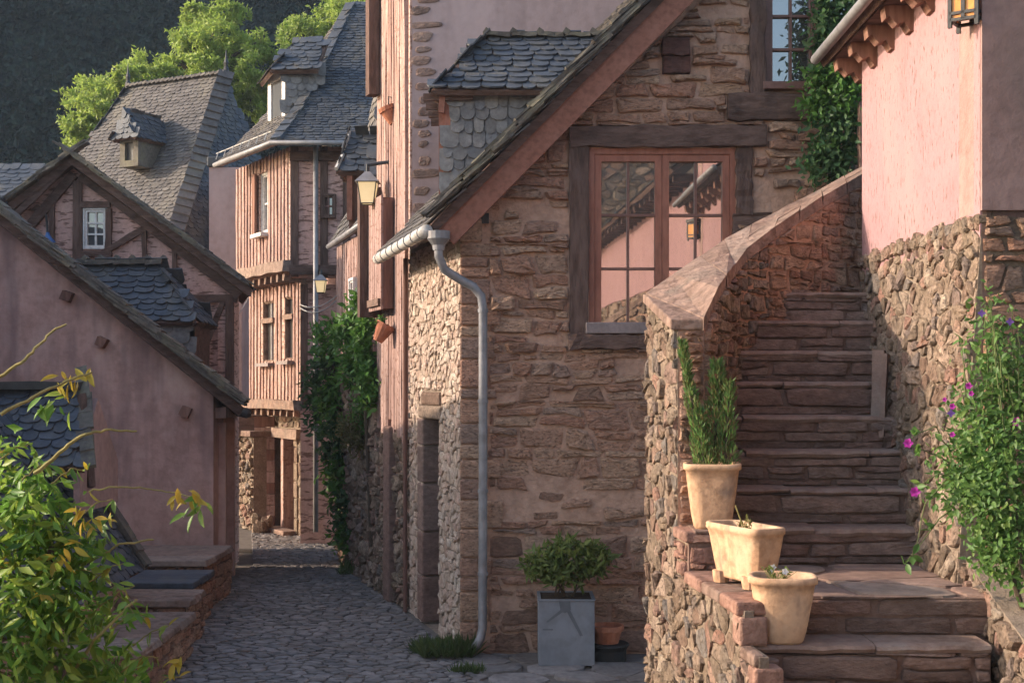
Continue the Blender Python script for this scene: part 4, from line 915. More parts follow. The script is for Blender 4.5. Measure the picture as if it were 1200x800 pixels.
verge(dkF, eF + Vector((0, -.02, .02)), aF + Vector((0, -.02, .02)), M['slate_edge'], 22, .14, .02, layers=2); verge(dkF2, lF + Vector((0, -.02, .02)), aF + Vector((0, -.02, .02)), M['slate_edge'], 18, .14, .02, layers=2)
tim(292, 338, 92, 190, .10, c=.20, th=.05, nm='barge_board'); tim(18, 262, 92, 190, .10, c=.20, th=.05, nm='barge_board')
frF2 = wall_frame((-3.352, dF), (-3.65, dF + 1.5)); mb = MB(); mb.prism(frF2, [(0, 0), (1.5, 0), (1.5, gp_[2][1]), (0, gp_[2][1])], -.2, 0); mb.build('side_wall', M['pink_infill'], HF)
HC2 = thing('blue_lantern', 'small blue hanging lamp under the half timbered gable', 'lamp', P(56, 268, dF - .25))
mb = MB(); mb.lathe(P(56, 284, dF - .25), [(.10, 0), (.07, .03), (.03, .08), (.02, .12)], 10); mb.build('lamp_shade', M['blue_bit'], HC2)
mb = MB(); mb.tube([P(56, 278, dF - .25), P(55, 262, dF - .25), P(54, 252, dF - .1), P(54, 252, dF)], .015, 6); mb.build('bracket', M['iron'], HC2)

# ================================================================== near pink gable on the left (G)
HG = thing('mauve_gable_house', 'plain mauve rendered gable house in shade at left of alley', 'house', (-4.6, 15.2, 0))
dG = 14.5; frg = wall_frame((-8.5, dG), (XX(250, dG), dG)); XG = lambda px: XX(px, dG) + 8.5
slG = .80; eG = Vector((XX(288, dG - .15), dG - .2, ZZ(478, dG - .15))); aG = Vector((-5.55, dG - .2, eG.z + slG * (eG.x + 5.55)))
wl_ = XG(250); zg = lambda a: eG.z - .12 + slG * (eG.x - (a - 8.5)); 
mb = MB(); mb.prism(frg, [(wl_, 0), (wl_, zg(wl_)), (2.95, zg(2.95)), (1.2, zg(2.95) - 2.2), (1.2, 0)], -.25, 0); wG = mb.build('gable_wall', M['mauve_render'], HG)
for (x, y) in ((80, 347), (121, 401), (219, 482), (121, 401)):
    a_, b_ = frg.px(x, y)
for (x, y) in ((80, 347), (121, 401), (219, 482)):
    a_, b_ = frg.px(x, y); mb = MB(); mb.bar(frg.pt(a_, b_, -.1), frg.pt(a_, b_, .10), .10, .10, up=Vector((.4, 0, 1)), seg=2, jit=.008); mb.build('purlin_end', M['red_plank'], HG)
bkG = Vector((-.42, 1.6, 0)); fr, dkG = roof_plane(HG, [eG, eG + bkG, aG + bkG, aG], .20, .11, M['slate'], back=.10, individual=True, cap=60, thick=.02)
lG = aG + Vector((-1.8, 0, -2.3)); roof_plane(HG, [lG + bkG, lG, aG, aG + bkG], .25, .14, M['slate'], back=.1)
verge(dkG, eG + Vector((.02, -.03, .02)), aG + Vector((0, -.03, .02)), M['slate_edge'], 34, .18, .022, layers=3, length=.32)
mb = MB(); mb.tube([eG + Vector((.03, -.05, -.05)), eG + bkG + Vector((.03, 0, -.07))], .055, 8); gg = mb.build('gutter', M['iron'], HG, smooth=True)
frg2 = wall_frame((XX(250, dG), dG + .003), (XX(250, dG) - .17, dG + 1.7)); mb = MB(); mb.prism(frg2, [(0, 0), (1.7, 0), (1.7, eG.z + .1), (0, eG.z + .1)], -.25, 0); gsw = mb.build('alley_wall', M['mauve_render'], HG)
mb = MB(); mb.fbox(frg2, .25, 0, .36, 1.75, .0, .10); mb.build('door_post', M['mauve_render'], HG); mb = MB(); mb.fbox(frg2, .95, 0, 1.1, 1.8, .0, .12); mb.build('door_post', M['mauve_render'], HG)
mb = MB(); mb.fbox(frg2, .36, 0, .95, 1.7, .0, .03); mb.build('door', M['red_plank'], HG)
mb = MB(); mb.bar(frg2.pt(.1, 1.86, .06), frg2.pt(1.4, 1.86, .06), .14, .12, seg=4, jit=.01); mb.build('lintel', M['mauve_render'], HG)
mb = MB(); mb.hexa([(XX(250, dG) - .05, dG - .12, 0), (XX(250, dG) + .07, dG - .12, 0), (XX(250, dG) + .07, dG, 0), (XX(250, dG) - .05, dG, 0), (XX(250, dG) - .01, dG - .02, .45), (XX(250, dG) + .02, dG - .02, .45), (XX(250, dG) + .02, dG, .45), (XX(250, dG) - .01, dG, .45)]); mb.build('corner_guard', M['mauve_render'], HG)
# dormer of G
dn = 15.15; zt_ = ZZ(380, dn); xr = XX(227, dn)
roofG = lambda X: eG.z + slG * (eG.x - .24 - X)
xl_ = eG.x - .24 - (zt_ - eG.z) / slG
frk = Fr((xl_, dn, 0), (1, 0, 0)); mb = MB(); pk = [(0, zt_), (xr - xl_, roofG(xr) - .04), (xr - xl_, zt_)]; mb.prism(frk, pk, -.06, 0); dmG = mb.build('dormer', M['scale_slate'], HG)
slates(dmG, frk, pk, .15, .12, M['scale_slate'], 1, .012, True, 60, 'scale_slate', lap=1.8)
frk2 = wall_frame((xr, dn), (xr, dn + .8)); mb = MB(); mb.prism(frk2, [(0, roofG(xr) - .1), (.8, roofG(xr) - .1), (.8, zt_), (0, zt_)], -.05, 0); mb.build('dormer_front', M['old_timber'], dmG)
e0 = P(128, 378, dn - .12); e1 = P(231, 381, dn - .12); e1.z = e0.z; r0 = P(80, 313, dn + .42); r1 = P(190, 314, dn + .42); r1.z = r0.z
e0 = Vector((r0.x, e0.y, e0.z))
fr, dk = roof_plane(dmG, [e0, e1, r1, r0], .165, .085, M['slate'], individual=True, cap=250, thick=.013, back=.05)
e1b = e1 + Vector((0, 1.05, 0)); e0b = e0 + Vector((0, 1.05, 0)); roof_plane(dmG, [e1b, e0b, r0, r1], .2, .12, M['slate']); roof_plane(dmG, [e1, e1b, r1], .18, .12, M['slate'])
for i in range(6):
    p_ = r0.lerp(r1, i / 6); q_ = r0.lerp(r1, (i + 1) / 6 + .01); mb = MB(); mb.bar(p_ + Vector((0, 0, .05)), q_ + Vector((0, 0, .06)), .18, .05, seg=2, jit=.01); mb.build('ridge_slate', M['slate_edge'], dmG)
    mb = MB(); mb.bar(q_ + Vector((-.02, 0, .07)), q_ + Vector((.03, 0, .12)), .12, .05); mb.build('ridge_slate', M['slate_edge'], dmG)

# ================================================================== slate shed in front (H)
HH = thing('slate_shed', 'low slate roofed shed behind the wisteria at the left edge', 'shed', (-4.2, 10.5, 0))
eh = P(168, 668, 11.5); ah = P(60, 490, 11.5); near = Vector((0, -3.2, 0))
fr, dkH = roof_plane(HH, [eh + near, eh, ah, ah + near], .15, .085, M['slate'], individual=True, cap=220, thick=.012)
verge(dkH, eh + Vector((.02, 0, .02)), ah + Vector((.02, 0, .02)), M['slate_edge'], 12, .16, .022, layers=2)
mb = MB(); mb.hexa([(eh.x - .15, 8.4, 0), (eh.x - .15, 11.45, 0), (ah.x - 1.6, 11.45, 0), (ah.x - 1.6, 8.4, 0), (eh.x - .15, 8.4, eh.z - .12), (eh.x - .15, 11.45, eh.z - .12), (ah.x - 1.6, 11.45, eh.z - .12), (ah.x - 1.6, 8.4, eh.z - .12)]); mb.build('walls', M['gable_mortar'], HH)
e0 = P(-60, 548, 10.3); e1 = P(97, 548, 10.3); r0 = P(-60, 459, 10.8); r1 = P(93, 459, 10.8); r0.z = r1.z; e0.z = e1.z
fr, dk = roof_plane(HH, [e0, e1, r1, r0], .15, .085, M['slate'], individual=True, cap=200, thick=.012)
mb = MB(); mb.bar(r0 + Vector((0, 0, .05)), r1 + Vector((.02, 0, .05)), .2, .06, seg=6, jit=.006); mb.build('ridge_cap', M['iron'], HH)
mb = MB(); mb.prism(wall_frame((e1.x - .04, 10.36), (e1.x - .04, 11.35)), [(0, e1.z - .35), (1, e1.z - .35), (1, e1.z), (.45, r1.z - .05), (0, e1.z)], -.05, 0); mb.build('gable_end', M['brown_shade_render'], HH)
mb = MB(); mb.bar(P(96, 462, 10.7), P(106, 570, 10.55), .05, .07, seg=4, jit=.006); mb.build('corner_board', M['timber_v'], HH)
verge(dk, e1 + Vector((.02, 0, .02)), r1 + Vector((.02, 0, .02)), M['slate_edge'], 6, .10, .02, out=Vector((1, 0, 0)), layers=1)

# unseen house added out of frame on the left, ridge placed to shade the alley
HK = thing('unseen_shade_house', 'unseen slate roofed house added left of the shed to shade the alley', 'house', (-7.4, 11.5, 0))
k0, k1 = Vector((-5.5, 8.75, EYE + 2.3)), Vector((-9.4, 14.75, EYE + 2.3)); kd = (k1 - k0).normalized(); kn = Vector((kd.y, -kd.x, 0))
if kn.x < 0: kn = -kn
for s_ in (1, -1):
    a_, b_ = k0 + kn * s_ * 1.1 - UP * 1.3, k1 + kn * s_ * 1.1 - UP * 1.3
    roof_plane(HK, [a_, b_, k1, k0] if s_ > 0 else [b_, a_, k0, k1], .3, .18, M['slate'])
mb = MB(); q = [k0 + kn * 1.0, k1 + kn * 1.0, k1 - kn * 1.0, k0 - kn * 1.0]
mb.hexa([(p.x, p.y, 0) for p in reversed(q)] + [(p.x, p.y, EYE + 1.0) for p in reversed(q)]); mb.build('walls', M['mauve_render'], HK)
for e_ in (k0, k1):
    mb = MB(); a_, b_ = e_ + kn - UP * 1.3, e_ - kn - UP * 1.3; mb.add([a_, b_, e_ - UP * .05, a_ + kd * .05, b_ + kd * .05, e_ - UP * .05 + kd * .05], [(0, 1, 2), (5, 4, 3), (0, 3, 4, 1), (1, 4, 5, 2), (2, 5, 3, 0)]); mb.build('gable_end', M['mauve_render'], HK)
GW = thing('unseen_shade_wall', 'unseen stone wall added left of the wisteria to shade its lower half', 'wall', (-3.4, 4.1, 0))  # out of view, added to keep the lower wisteria in shade
mb = MB(); mb.box(-3.6, 3.0, 0, -3.2, 5.25, EYE - .10); gwc = mb.build('wall_core', M['rubble_mortar'], GW)
f = wall_frame((-3.2, 3.0), (-3.2, 5.25)); lay(gwc, f, [(0, 0), (2.25, 0), (2.25, EYE - .1), (0, EYE - .1)], M['rubble'], (.1, .2), (.15, .4), .008, (.01, .04), [], 60, .4, 1.3)
mb = MB(); mb.box(-3.66, 2.96, EYE - .096, -3.14, 5.3, EYE - .03); mb.build('coping', M['cap_flag'], GW, bevel=.015)
# dark roof far left behind F
HI = thing('far_slate_house', 'dark blue slate roof behind the half timbered gable at left edge', 'house', (-9.5, 27.5, 0))
roof_plane(HI, [P(-40, 258, 26), P(75, 258, 26), P(75, 196, 27.5), P(-40, 196, 27.5)], .24, .14, M['slate'])
mb = MB(); mb.box(XX(-40, 26.2), 26.2, 0, XX(75, 26.2), 29, ZZ(262, 26)); mb.build('walls', M['mauve_render'], HI)

# ================================================================== low stone walls along the alley, left
def low_wall(x1, d0, d1, ztop, label, wid=.9, slabm='landing_flag', lean=.0):
    t = thing('low_stone_wall', label, 'wall', (x1 - wid / 2, (d0 + d1) / 2, 0), 'low slab topped walls along the alley')
    mb = MB(); mb.box(x1 - wid, d0 + .03, 0, x1, d1, ztop - .06); c = mb.build('wall_core', M['dark_mortar'], t)
    f = wall_frame((x1, d0 + .03), (x1, d1)); lay(c, f, [(0, 0), (d1 - d0 - .03, 0), (d1 - d0 - .03, ztop - .06), (0, ztop - .06)], M['gable_stone'], (.07, .13), (.10, .24), .008, (.012, .03), [], 80, .3, 1.6)
    f = wall_frame((x1 - wid, d0 + .03), (x1, d0 + .03)); lay(c, f, [(0, 0), (wid, 0), (wid, ztop - .06), (0, ztop - .06)], M['gable_stone'], (.07, .13), (.10, .24), .008, (.012, .03), [], 60, .3, 1.6)
    n = 3
    for i in range(n):
        a = d0 - .03 + (d1 - d0) * i / n; b = d0 - .03 + (d1 - d0) * (i + 1) / n - .012; j = lambda: rnd(-.015, .015)
        mb = MB(); w0 = x1 - wid - .03; w1 = x1 + .05
        mb.hexa([(w0, a, ztop - .058), (w1 + j(), a + j() * .4, ztop - .058), (w1 + j(), b + j() * .4, ztop - .058), (w0, b, ztop - .058), (w0, a, ztop + j() * .4), (w1 - .01 + j(), a + j() * .4, ztop + j() * .4), (w1 - .01 + j(), b, ztop + j() * .4), (w0, b, ztop + j() * .4)])
        mb.build('cover_slab', M[slabm], t, bevel=.012)
low_wall(-2.93, 12.95, 14.2, .50, 'farthest low slab topped wall against the mauve gable corner', 1.0)
low_wall(-2.84, 12.0, 12.85, .43, 'low wall with slab top tinted blue for sky reflection, second from the gable', 1.0, 'slate')  # slate blue stands in for sky reflected on the slab
low_wall(-2.68, 11.2, 11.85, .40, 'low wall with thick pale slab, between the blue slab and nearest wall', .9, 'cap_flag')
low_wall(-2.56, 9.3, 10.9, .36, 'nearest low wall with broad brown slab beside the wisteria', .9, 'cap_flag')

# ================================================================== stair, parapet and plinth (right)
ST = thing('stone_stair', 'worn brown stone stair climbing between parapet and pink house', 'stair', (1.6, 7, 0))
ZL = EYE - .92
xr_at = lambda d: 2.28 if d > 7 else 2.28
def step(k, d, z, x0, x1, depth, drop):
    core = MB(); core.box(x0, d + .03, z - drop - .02, x1, d + depth, z - .04); s = core.build('step', M['dark_mortar'], ST)
    x = x0
    while x < x1 - .02:                                   # tread slabs with worn uneven edges
        w = rnd(.3, .7); w = x1 - x if x1 - x - w < .2 else w; n = max(3, int(w / .07)); vs = []; fs = []; dz = rnd(-.008, .006); dy = rnd(-.012, .012); th = rnd(.025, .045)
        for i in range(n + 1):
            e = .008 if i in (0, n) else 0; X = x + .003 + (w - .006) * i / n; y = d + dy + rnd(-.010, .008) + e; zz = z + dz + rnd(-.006, .003)
            vs += [(X, y + .012, zz - th), (X, y, zz - th * .5), (X, y + .010, zz - .004), (X, y + .05, z + dz), (X, d + depth, z + dz + .003), (X, d + depth, z - .06)]
        for i in range(n):
            o = 6 * i
            for j in range(5): fs.append((o + j, o + 6 + j, o + 7 + j, o + j + 1))
            fs.append((o + 5, o + 11, o + 6, o))
        fs.append((0, 1, 2, 3, 4, 5)); fs.append(tuple(6 * n + j for j in (5, 4, 3, 2, 1, 0))); mb = MB(); mb.add(vs, fs); mb.build('tread_slab', M['step_slab'], s); x += w
    f = wall_frame((x0, d + .03), (x1, d + .03))
    lay(s, f, [(0, z - drop), (x1 - x0, z - drop), (x1 - x0, z - .03), (0, z - .03)], M['dark_stone'], (.05, .11), (.16, .55), .003, (.014, .027), [], 300, .22, 2.2, 'riser_stone', tilt=.04, wob=.005)
lefts = {1: 1.0, 2: 1.0, 3: 1.02, 4: 1.05, 5: 1.22, 6: 1.33, 7: 1.505, 8: 1.79}
for k in range(1, 9):
    step(k, 7.0 + .2 * (k - 1), ZL + .186 * k, lefts[k] - .12, 2.30, .24 if k < 8 else 1.2, .186)
# landing: irregular flags
LFp = Fr((0, 0, ZL), (1, 0, 0), (0, 1, 0))
mb = MB(); mb.box(.96, 5.97, ZL - .25, 2.15, 7.1, ZL - .015); lb = mb.build('landing', M['dark_mortar'], ST)
for c in cells([(.955, 5.965), (2.12, 5.965), (2.12, 7.02), (.87, 7.02)], (), (.26, .36), (.30, .55), .35, 1.2):
    mb = MB()
    if stone_mesh(mb, Fr((0, 0, ZL - .014), (1, 0, 0), (0, 1, 0)), c, .006, .014, .15, .01, .10): mb.build('landing_flag', M['landing_flag'], lb)
f = wall_frame((.96, 5.965), (2.15, 5.965)); lay(lb, f, [(0.02, ZL - .17), (1.19, ZL - .17), (1.19, ZL - .004), (0.02, ZL - .004)], M['dark_stone'], (.075, .09), (.35, .7), .004, (.006, .016), [], 40, .2, 2.4, 'riser_stone', tilt=.03, wob=.004)
zs = ZL - .18
for i in range(6):
    d_ = 5.73 - .24 * i; step(0, d_, zs - .18 * i, 1.0 + .024 * i, 2.02 + .03 * i, .26, .18 if zs - .18 * i - .18 > 0 else max(.03, zs - .18 * i))

# plinth and parapet
PW = thing('stair_parapet', 'rubble stair parapet with flagstone coping rising to the right', 'parapet', (.95, 7.4, 0))
PA = (.773, 7.76); PB = (1.02, 5.26)
frP = wall_frame(PA, PB); LP = math.dist(PA, PB); ap_ = lambda d: (7.76 - d) / (7.76 - 5.26) * LP
pz = lambda d: None
zc = EYE + .40; prof = [(0, 0), (LP, 0), (LP, ZL - .36), (ap_(5.5), ZL - .36), (ap_(5.5), ZL - .18), (ap_(5.72), ZL - .18), (ap_(5.72), ZL - .03), (ap_(6.72), ZL - .03), (ap_(6.72), ZL + .19), (ap_(7.0), ZL + .19), (ap_(7.0), EYE + .31), (0, EYE + .47)]
mb = MB(); mb.prism(frP, prof, -.04, 0); pc_ = mb.build('plinth_wall', M['rubble_mortar'], PW)
A_ = dict(hh=(.035, .10), ww=(.05, .17), gap=.004, prot=(.004, .028), jit=.55, asp=1.3, tilt=.18, rough=.35, cut=.16)
lay(pc_, frP, [(0, 0), (ap_(7.0), 0), (ap_(7.0), EYE + .30), (0, EYE + .46)], M['rubble'], holes=[], cap=190, **A_)
lay(pc_, frP, [(ap_(7.0), 0.2), (ap_(5.72), 0.2), (ap_(5.72), ZL - .04), (ap_(7.0), ZL - .04)], M['rubble'], holes=[], cap=110, **A_)
lay(pc_, frP, [(ap_(6.99), ZL - .035), (ap_(6.76), ZL - .035), (ap_(6.76), ZL + .13), (ap_(6.99), ZL + .13)], M['red_brick'], hh=(.05, .08), ww=(.1, .2), gap=.005, prot=(.01, .03), cap=20)
lay(pc_, frP, [(ap_(5.70), 0.2), (ap_(5.30), 0.2), (ap_(5.30), ZL - .4), (ap_(5.70), ZL - .2)], M['rubble'], holes=[], cap=60, **A_)
# edge blocks along the plinth top
for (d0_, d1_, zt2, h_, m_) in ((6.70, 6.99, ZL + .195, .055, 'red_brick'), (6.36, 6.70, ZL + .006, .06, 'red_brick'), (6.03, 6.35, ZL + .004, .055, 'cap_flag'), (5.73, 6.02, ZL + .006, .06, 'red_brick'), (5.50, 5.715, ZL - .172, .05, 'cap_flag')):
    a0_, a1_ = ap_(d1_), ap_(d0_); mb = MB(); mb.fbox(frP, a0_, zt2 - h_, a1_ - .006, zt2, -.20 if d0_ > 5.6 else -.03, .03 + rnd(-.008, .008)); mb.build('coping_block', M[m_], PW, bevel=.012)
for (d0_, d1_, zb2, zt2) in ((5.715, 5.84, ZL - .178, ZL - .056), (5.49, 5.60, ZL - .36, ZL - .224)):
    mb = MB(); mb.fbox(frP, ap_(d1_), zb2, ap_(d0_), zt2, -.10, .022); mb.build('coping_block', M['red_brick'], PW, bevel=.012)
# pot ledge block in front of the pillar
mb = MB(); mb.box(.87, 6.72, ZL, 1.14, 6.985, ZL + .188); lg = mb.build('ledge', M['dark_mortar'], PW)
f = wall_frame((.87, 6.72), (1.14, 6.72)); lay(lg, f, [(0, ZL + .01), (.27, ZL + .01), (.27, ZL + .185), (0, ZL + .185)], M['red_brick'], (.06, .09), (.12, .26), .004, (.012, .022), [], 12, .2, 2.)
mb = MB(); mb.box(.90, 6.70, ZL + .19, 1.16, 6.99, ZL + .20); mb.build('ledge_slab', M['cap_flag'], PW)
# parapet faces (plan points with top heights) and coping
inner = [((.853, 7.0), .335), ((.985, 7.0), .335), ((1.075, 7.22), .50), ((1.30, 7.95), .70), ((1.40, 8.15), .80), ((1.555, 8.34), .92), ((1.95, 8.62), 1.17), ((2.42, 9.08), 1.44)]
outer = [((.773, 7.76), .505), ((1.34, 8.46), .90), ((2.50, 9.45), 1.53)]
tops = [Vector((p[0], p[1], EYE + z - .05)) for p, z in inner] + [Vector((p[0], p[1], EYE + z - .05)) for p, z in reversed(outer)]
mb = MB(); n = len(tops); mb.add([(p.x, p.y, 0) for p in tops] + list(tops), [(i, (i + 1) % n, n + (i + 1) % n, n + i) for i in range(n)] + [tuple(range(n, 2 * n))]); core = mb.build('parapet_core', M['gable_mortar'], PW)
for i in range(len(inner) - 1):
    (p0, z0_), (p1, z1_) = inner[i], inner[i + 1]; f = wall_frame(p0, p1); W = math.dist(p0, p1); lo = ZL + .1 if p0[1] < 7.3 else ZL + .186 * max(0, (p0[1] - 7.0) / .2 - 1)
    mt = 'rubble' if i in (2, 3, 4) else 'gable_stone'
    lay(core, f, [(0, lo), (W, lo), (W, EYE + z1_ - .06), (0, EYE + z0_ - .06)], M[mt], (.05, .095), (.09, .22), .007, (.010, .032), [], 75, .3, 1.6, tilt=.15, rough=.3)
f = wall_frame((2.50, 9.45), (1.34, 8.46))
for i in range(2):
    (p1, z1_), (p0, z0_) = outer[i], outer[i + 1]; f = wall_frame(p0, p1); W = math.dist(p0, p1)
    lay(core, f, [(0, 1.4), (W, 1.4), (W, EYE + z1_ - .06), (0, EYE + z0_ - .06)], M['rubble'], (.07, .12), (.12, .3), .007, (.01, .03), [], 40, .4, 1.5)
# coping flags: strips between the outer and inner top edge, each cut into irregular slabs
def along(line, t):
    segs = [(Vector((*p, EYE + z)), Vector((*q, EYE + w))) for (p, z), (q, w) in zip(line[:-1], line[1:])]; Ls = [(b - a).length for a, b in segs]; s = t * sum(Ls)
    for (a, b), l in zip(segs, Ls):
        if s <= l + 1e-6: return a.lerp(b, min(1, s / l))
        s -= l
    return segs[-1][1].copy()
il = [((.97, 7.0), .335)] + inner[2:]; ol = outer; N = 17; ts = [0]
while ts[-1] < .985: ts.append(min(1, ts[-1] + rnd(.07, .14)))
for i in range(len(ts) - 1):
    cut = rnd(.35, .65); sk = rnd(-.015, .015)
    for (u0, u1) in ((-.03, cut), (cut, 1.035)) if i % 3 else ((-.03, 1.035),):
        g_ = .006
        def q(t, u, dz): a = along(ol, min(1, max(0, t))); b = along(il, min(1, max(0, t))); p = a.lerp(b, u); return Vector((p.x + rnd(-.004, .004), p.y, p.z + dz + rnd(-.004, .004)))
        t0 = ts[i] + .001; t1 = ts[i + 1] - .001; uu0 = u0 + (.004 if u0 > 0 else 0); uu1 = u1 - (.004 if u1 < 1 else 0)
        b0, b1, b2, b3 = q(t0, uu0, -.06), q(t1, uu0, -.06), q(t1, uu1, -.06), q(t0, uu1, -.06); t_0, t_1, t_2, t_3 = q(t0, uu0, .012), q(t1, uu0, .012), q(t1, uu1, .012), q(t0, uu1, .012)
        mb = MB(); mb.hexa([b3, b2, b1, b0, t_3, t_2, t_1, t_0]); mb.build('coping_flag', M['cap_flag'], PW)
a_, b_ = along(ol, 0), along(il, 0); c_ = Vector((.83, 6.985, EYE + .32)); d_ = Vector((.985, 6.985, EYE + .32)); 
mb = MB(); j = Vector((0, 0, -.055)); e_ = a_ + Vector((-.03, 0, .012)); h_ = b_ + Vector((.02, .03, .012)); c_ += Vector((-.02, 0, .012)); d_ += Vector((.0, 0, .012))
mb.hexa([c_ + j, d_ + j, h_ + j, e_ + j, c_, d_, h_, e_]); mb.build('coping_flag', M['cap_flag'], PW, bevel=.008)

# ================================================================== pink house on the right (R)
HR = thing('pink_rendered_house', 'bright pink rendered house on rubble base at right of stair', 'house', (3.2, 7.5, 0))
RN = (2.19, 6.3); RF = (2.24, 8.62); frR = wall_frame(RF, RN); LR = math.dist(RF, RN); zR = EYE + .78; zE = EYE + 2.02
mb = MB(); mb.prism(frR, [(0, zR - .1), (LR, zR - .1), (LR, zE + 1.2), (0, zE + .08)], -.3, .03); rw_ = mb.build('side_wall', M['pink_render'], HR)
frR0 = wall_frame((2.30, 8.62), (2.26, 6.3)); mb = MB(); mb.prism(frR, [(0, 0), (LR, 0), (LR, zR + .02), (0, zR + .02)], -.3, 0); rb_ = mb.build('base_wall', M['rubble_mortar'], HR)
# battered rubble base: lower edge stands proud
def batter(fr, W, zlo, zhi, out0, mat, n1, cap): 
    f = Fr(fr.pt(0, zlo, out0), fr.u, (fr.pt(0, zhi, .02) - fr.pt(0, zlo, out0)))
    H = (fr.pt(0, zhi, .02) - fr.pt(0, zlo, out0)).length; mb = MB(); mb.prism(f, [(0, 0), (W, 0), (W, H), (0, H)], -.25, 0); c = mb.build('rubble_facing', M['rubble_mortar'], HR)
    lay(c, f, [(0, 0), (W, 0), (W, H), (0, H)], mat, (.035, .10), (.05, .17), .004, (.004, .028), [], cap, .55, 1.25, tilt=.18, rough=.35, cut=.16); return c
batter(frR, LR, ZL - .4, zR, .16, M['rubble'], 0, 300)
for i in range(46):   # ragged broken edge of the render over the rubble
    a_ = LR * (i + .5) / 46 + rnd(-.02, .02); mb = MB(); h_ = rnd(.0, .045); w_ = LR / 46 * .75
    pl = [(a_ - w_, zR - rnd(.04, .07)), (a_ + w_, zR - rnd(.04, .07)), (a_ + w_ * .8, zR + h_), (a_ - w_ * .7, zR + h_ * rnd(.5, 1.1))]
    if stone_mesh(mb, Fr(frR.pt(0, 0, .03), frR.u), pl, .001, rnd(.008, .03), .4, .2): mb.build('edge_stone', M['rubble'], rb_)
frR2 = wall_frame(RN, (4.2, 6.3)); mb = MB(); mb.prism(frR2, [(-.028, zR + .02), (2.0, zR + .02), (2.0, zE + 1.6), (-.028, zE + 1.2)], -.3, .02); mb.build('front_wall', M['brown_shade_render'], HR)
mb = MB(); mb.prism(frR2, [(-.02, 0), (2.0, 0), (2.0, zR + .015), (-.02, zR + .015)], -.3, 0); fb = mb.build('front_base', M['dark_mortar'], HR)
lay(fb, frR2, [(-.02, ZL - .3), (1.0, ZL - .3), (1.0, zR), (-.02, zR)], M['gable_stone'], (.06, .12), (.10, .28), .008, (.01, .03), [], 120, .3, 1.6)
# low rubble bank in front at the foot
mb = MB(); fbk = wall_frame((2.10, 6.35), (2.02, 4.9)); Wb = math.dist((2.10, 6.35), (2.02, 4.9)); mb.prism(fbk, [(0, 0), (Wb, 0), (Wb, ZL - .25), (0, ZL + .12)], -.9, 0); bk_ = mb.build('foot_wall', M['rubble_mortar'], HR)
lay(bk_, fbk, [(0, .3), (Wb, .3), (Wb, ZL - .25), (0, ZL + .12)], M['rubble'], (.05, .11), (.07, .18), .004, (.006, .035), [], 150, .5, 1.15, tilt=.22, rough=.4)
mb = MB(); mb.prism(Fr((2.05, 4.9, 0), (1, 0, 0)), [(0, 0), (1, 0), (1, ZL - .26), (0, ZL - .26)], -1.4, 0); mb.build('soil_bed', M['soil'], HR)
# eave with carved brackets
ze = EYE + 2.04; ev0 = frR.pt(-.10, 0, .0); 
mb = MB(); mb.fbox(frR, -.12, ze + .02, LR, ze + .05, -.1, .20); mb.build('soffit', M['old_timber'], HR)
for i in range(7):
    a_ = -.05 + i * .40; mb = MB(); f = Fr(frR.pt(a_, 0, 0), frR.n, UP)
    mb.prism(f, [(-.02, ze - .13), (.05, ze - .12), (.08, ze - .07), (.12, ze - .085), (.16, ze - .04), (.18, ze - .05), (.19, ze + .018), (-.02, ze + .018)], -.05, .05); mb.build('eave_bracket', M['red_plank'], HR)
er0 = frR.pt(-.22, ze + .06, .26); er1 = frR.pt(LR + .2, ze + .06, .26); er2 = frR.pt(LR + .2, ze + 1.2, -1.3); er3 = frR.pt(-.22, ze + 1.2, -1.3)
fr, dk = roof_plane(HR, [er0, er1, er2, er3], .2, .12, M['slate'])
mb = MB(); mb.tube([er0 + Vector((-.02, 0, -.0)), er1 + Vector((-.02, 0, 0))], .032, 10); mb.build('gutter', M['zinc'], HR, smooth=True)
# back wall, and a grey plank standing in the rubble
mb = MB(); mb.box(2.50, 6.6, 0, 4.2, 8.62, zE + .3); mb.build('body', M['mauve_render'], HR)
mb = MB(); mb.bar(Vector((2.06, 7.72, EYE - .32)), Vector((2.10, 7.80, EYE + .19)), .06, .07, seg=4, jit=.004); mb.build('grey_plank', M['step_slab'], HR)
mb = MB(); mb.bar(Vector((2.065, 7.62, EYE - .30)), Vector((2.105, 7.68, EYE + .17)), .03, .04, seg=4, jit=.004); mb.build('grey_plank', M['step_slab'], HR)
# wall lantern with amber panes
LN = thing('wall_lantern', 'black iron wall lantern with amber glass panes on pink wall', 'lantern', frR.pt(LR - .06, ZZ(38, 6.35), .1))
la, lz0, lz1 = LR - .11, ZZ(30, 6.35), ZZ(-22, 6.35)
lfr = Fr(frR.pt(la, 0, .03), (1, -.75, 0)); lw_, ld_ = .062, .06
mb = MB()
for sa in (-1, 0, 1):
    for cc_ in (.01, .13): mb.fbox(lfr, sa * lw_ - .009, lz0 - (.015 if sa else -.02), sa * lw_ + .009, lz1, cc_ - .009, cc_ + .009)
for zz in (lz0 + .02, lz0 + .05, lz1 - .02):
    mb.fbox(lfr, -lw_, zz - .007, lw_, zz + .007, .121, .139); mb.fbox(lfr, -lw_, zz - .007, lw_, zz + .007, .001, .019)
    for sa in (-1, 1): mb.fbox(lfr, sa * lw_ - .008, zz - .006, sa * lw_ + .008, zz + .006, .01, .13)
mb.build('lantern_frame', M['iron'], LN)
for sa in (-1, 1): mb = MB(); mb.fbox(lfr, min(0, sa * lw_) + .005, lz0 + .022, max(0, sa * lw_) - .005, lz1 - .02, .126, .130); mb.build('pane', M['amber_glass'], LN)
